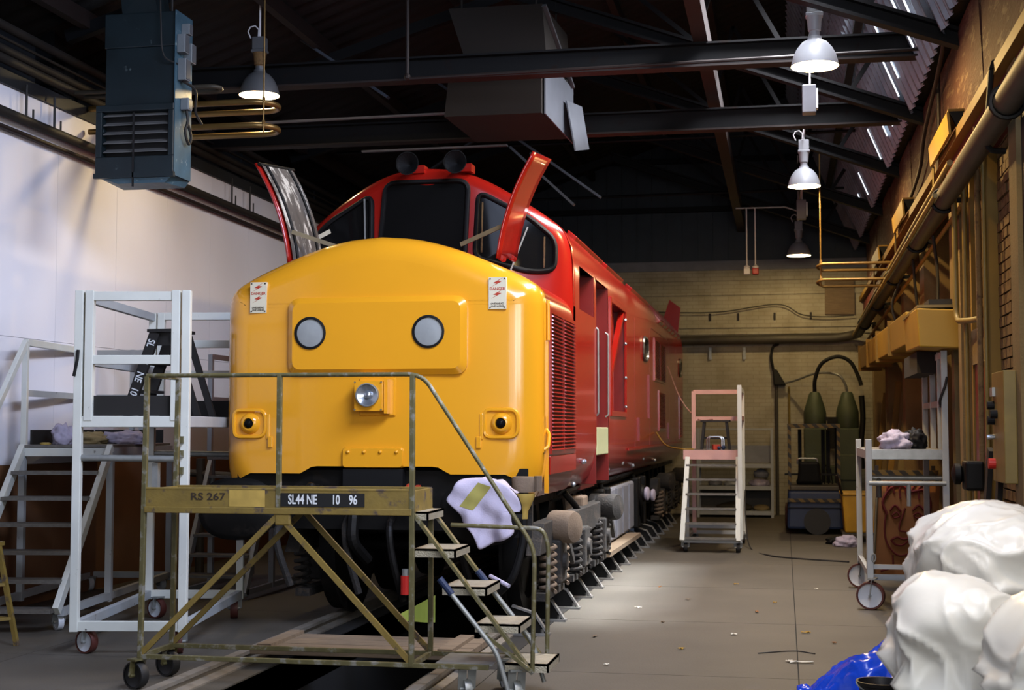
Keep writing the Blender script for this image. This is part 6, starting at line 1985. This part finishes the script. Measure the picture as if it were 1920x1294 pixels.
# ================================================================== FOREGROUND SACKS
def sack(name, label, c, r, h, seed, dents=()):
    bm = bmesh.new()
    bmesh.ops.create_icosphere(bm, subdivisions=6, radius=1)
    off = Vector((seed * 5.3, seed * 2.9, seed))
    for v in bm.verts:
        n_ = v.co.normalized()
        sx_ = math.copysign(abs(n_.x) ** .8, n_.x)
        sy_ = math.copysign(abs(n_.y) ** .8, n_.y)
        sz_ = math.copysign(abs(n_.z) ** .45, n_.z)
        p = Vector((sx_ * r[0], sy_ * r[1], sz_ * h / 2 + h / 2))
        w = 0.6 + .4 * max(0, 1 - abs(n_.z))
        q = p * 1.7 + off
        wv = Vector((noise.noise(q * 1.1 + Vector((5, 0, 0))), noise.noise(q * 1.1 + Vector((0, 9, 0))), noise.noise(q * 1.1 + Vector((0, 0, 3))))) * .9
        r1 = 1 - abs(noise.noise(q + wv)) * 1.6
        r2 = 1 - abs(noise.noise(q * 2.1 + wv * 1.6 + Vector((4, 4, 1)))) * 1.6
        r3 = 1 - abs(noise.noise(q * 4.2 + wv * 2.5 + Vector((1, 8, 2)))) * 1.6
        d = .11 * noise.noise(p * 1.4 + off) + .060 * max(0, r1) ** 5 + .034 * max(0, r2) ** 5 + .014 * max(0, r3) ** 4 - .03
        p += Vector((n_.x, n_.y, n_.z * .7)) * d * w * 1.15
        for (dx, dy, dzz, rr, dep) in dents:
            q = (p - Vector((dx, dy, dzz))).length
            if q < rr:
                p -= Vector((n_.x, n_.y, n_.z)) * dep * (1 - (q / rr) ** 2) ** 2
        p.x, p.y = p.x * (1 + .12 * max(0, .5 - p.z)), p.y * (1 + .12 * max(0, .5 - p.z))
        p.z = max(p.z, 0)
        v.co = p
    me = bpy.data.meshes.new(name)
    bm.to_mesh(me)
    bm.free()
    me.materials.append(M['bag'])
    me.polygons.foreach_set('use_smooth', [True] * len(me.polygons))
    o = bpy.data.objects.new(name, me)
    o.location = c
    COL.objects.link(o)
    return tag(o, label, 'sack', 'white plastic sacks in the foreground')


sack('plastic_sack', 'largest white plastic sack, flat-topped, at the back of the foreground heap', (1.06, 7.50, 0), (.42, .40), 1.20, 1, ((-.28, -.3, .75, .25, .10), (.05, -.42, .85, .2, .06)))
sack('plastic_sack', 'slumped white plastic sack nearest the blue sheet', (.735, 6.72, 0), (.28, .26), .93, 2, ((-.1, -.25, .55, .2, .08),))
sack('plastic_sack', 'bright white plastic sack at the right edge, in front of the others', (1.20, 6.12, 0), (.33, .32), .93, 3, ((-.25, -.2, .5, .2, .07),))

bsh = MB()


def bsheet(u, v):
    x = .06 + .66 * u
    ridge = .43 * max(0.0, (u - .12) / .88) ** .8
    z = ridge * math.sin(min(1, v * 1.15) * PI) ** .75 * (1 - .15 * math.sin(u * 9 + v * 4)) + .012
    z += .03 * noise.noise(Vector((u * 7, v * 9, 3))) + .018 * abs(noise.noise(Vector((u * 15, v * 17, 8))))
    y = 8.55 + .62 * v + .25 * (1 - u) * (0.3 - v) + .03 * math.sin(u * 8 + v * 5)
    return Vector((x + .06 * math.sin(v * 5) * u, y - .02 * math.sin(u * 14), max(z, .006)))


tag(bsh.grid(bsheet, 64, 52).build('plastic_sheet', M['blue_sheet'], smooth=50, solid=-.003), 'crumpled bright blue plastic sheet on the floor beside the sacks', 'sheet')
bk_ = thing('bucket', 'black plastic bucket in front of the blue sheet', 'bucket', (.52, 8.25, 0))
MB().lathe([(.10, .0), (.125, .165), (.135, .17), (.14, .19), (.128, .19), (.12, .16), (.095, .012), (0, .012)], (.52, 8.25, 0), (0, 0, 1), 32).build('pail', M['bucket'], bk_, smooth=40)
MB().tube([(.52 + .138 * math.cos(a), 8.25 - .07 * math.sin(a) - .02, .185 - .05 * math.sin(a)) for a in [PI * k / 14 for k in range(15)]], .005, 6).build('bail_handle', M['galv'], bk_)
tag(MB().cbox((.66, 9.35, .09), (.12, .16, .18), rz=.3).build('timber_block', M['wood']), 'small dark timber block behind the blue sheet', 'block')

# ---- litter on the floor
def litter(x, y, w, d, rz, m_, label, group=None):
    q = MB().grid(lambda u, v: (x + (u - .5) * w * math.cos(rz) - (v - .5) * d * math.sin(rz), y + (u - .5) * w * math.sin(rz) + (v - .5) * d * math.cos(rz), .003 + .012 * abs(math.sin(u * 5 + v * 3 + rz))), 4, 2)
    tag(q.build('litter_scrap', M[m_], solid=-.002), label, 'litter', group)


litter(.10, 9.95, .16, .03, .1, 'paper', 'long torn paper shred on the open aisle floor')
litter(.02, 9.98, .05, .04, .9, 'paper', 'paper flake at the left end of the long shred')
for i, (x, y) in enumerate(sorted(((-1.2, 9.6), (-.75, 10.4), (-.4, 11.2), (-1.0, 11.8), (-.25, 12.6), (.15, 11.4), (-.9, 13.4), (-1.3, 12.7), (.3, 14.5), (-.5, 14.8), (-1.45, 10.9), (-.1, 13.3), (-1.25, 14.4), (.35, 10.9)), key=lambda q: q[1])):
    litter(x, y, .035 + .02 * (i % 3), .025, i * .7, ('paper', 'leaf', 'wood', 'card')[i % 4], '%s %s scrap among the tiny litter on the aisle floor, counting from the camera' % (ORD[i], ('pale paper', 'yellow leaf', 'wood', 'cardboard')[i % 4]), 'tiny floor scraps')
tag(MB().tube(spline([(-.2, 10.3, .006), (.05, 10.45, .006), (.2, 10.35, .006)], 6), .004, 5).build('wire_offcut', M['wire']), 'short dark wire offcut on the aisle floor', 'wire')
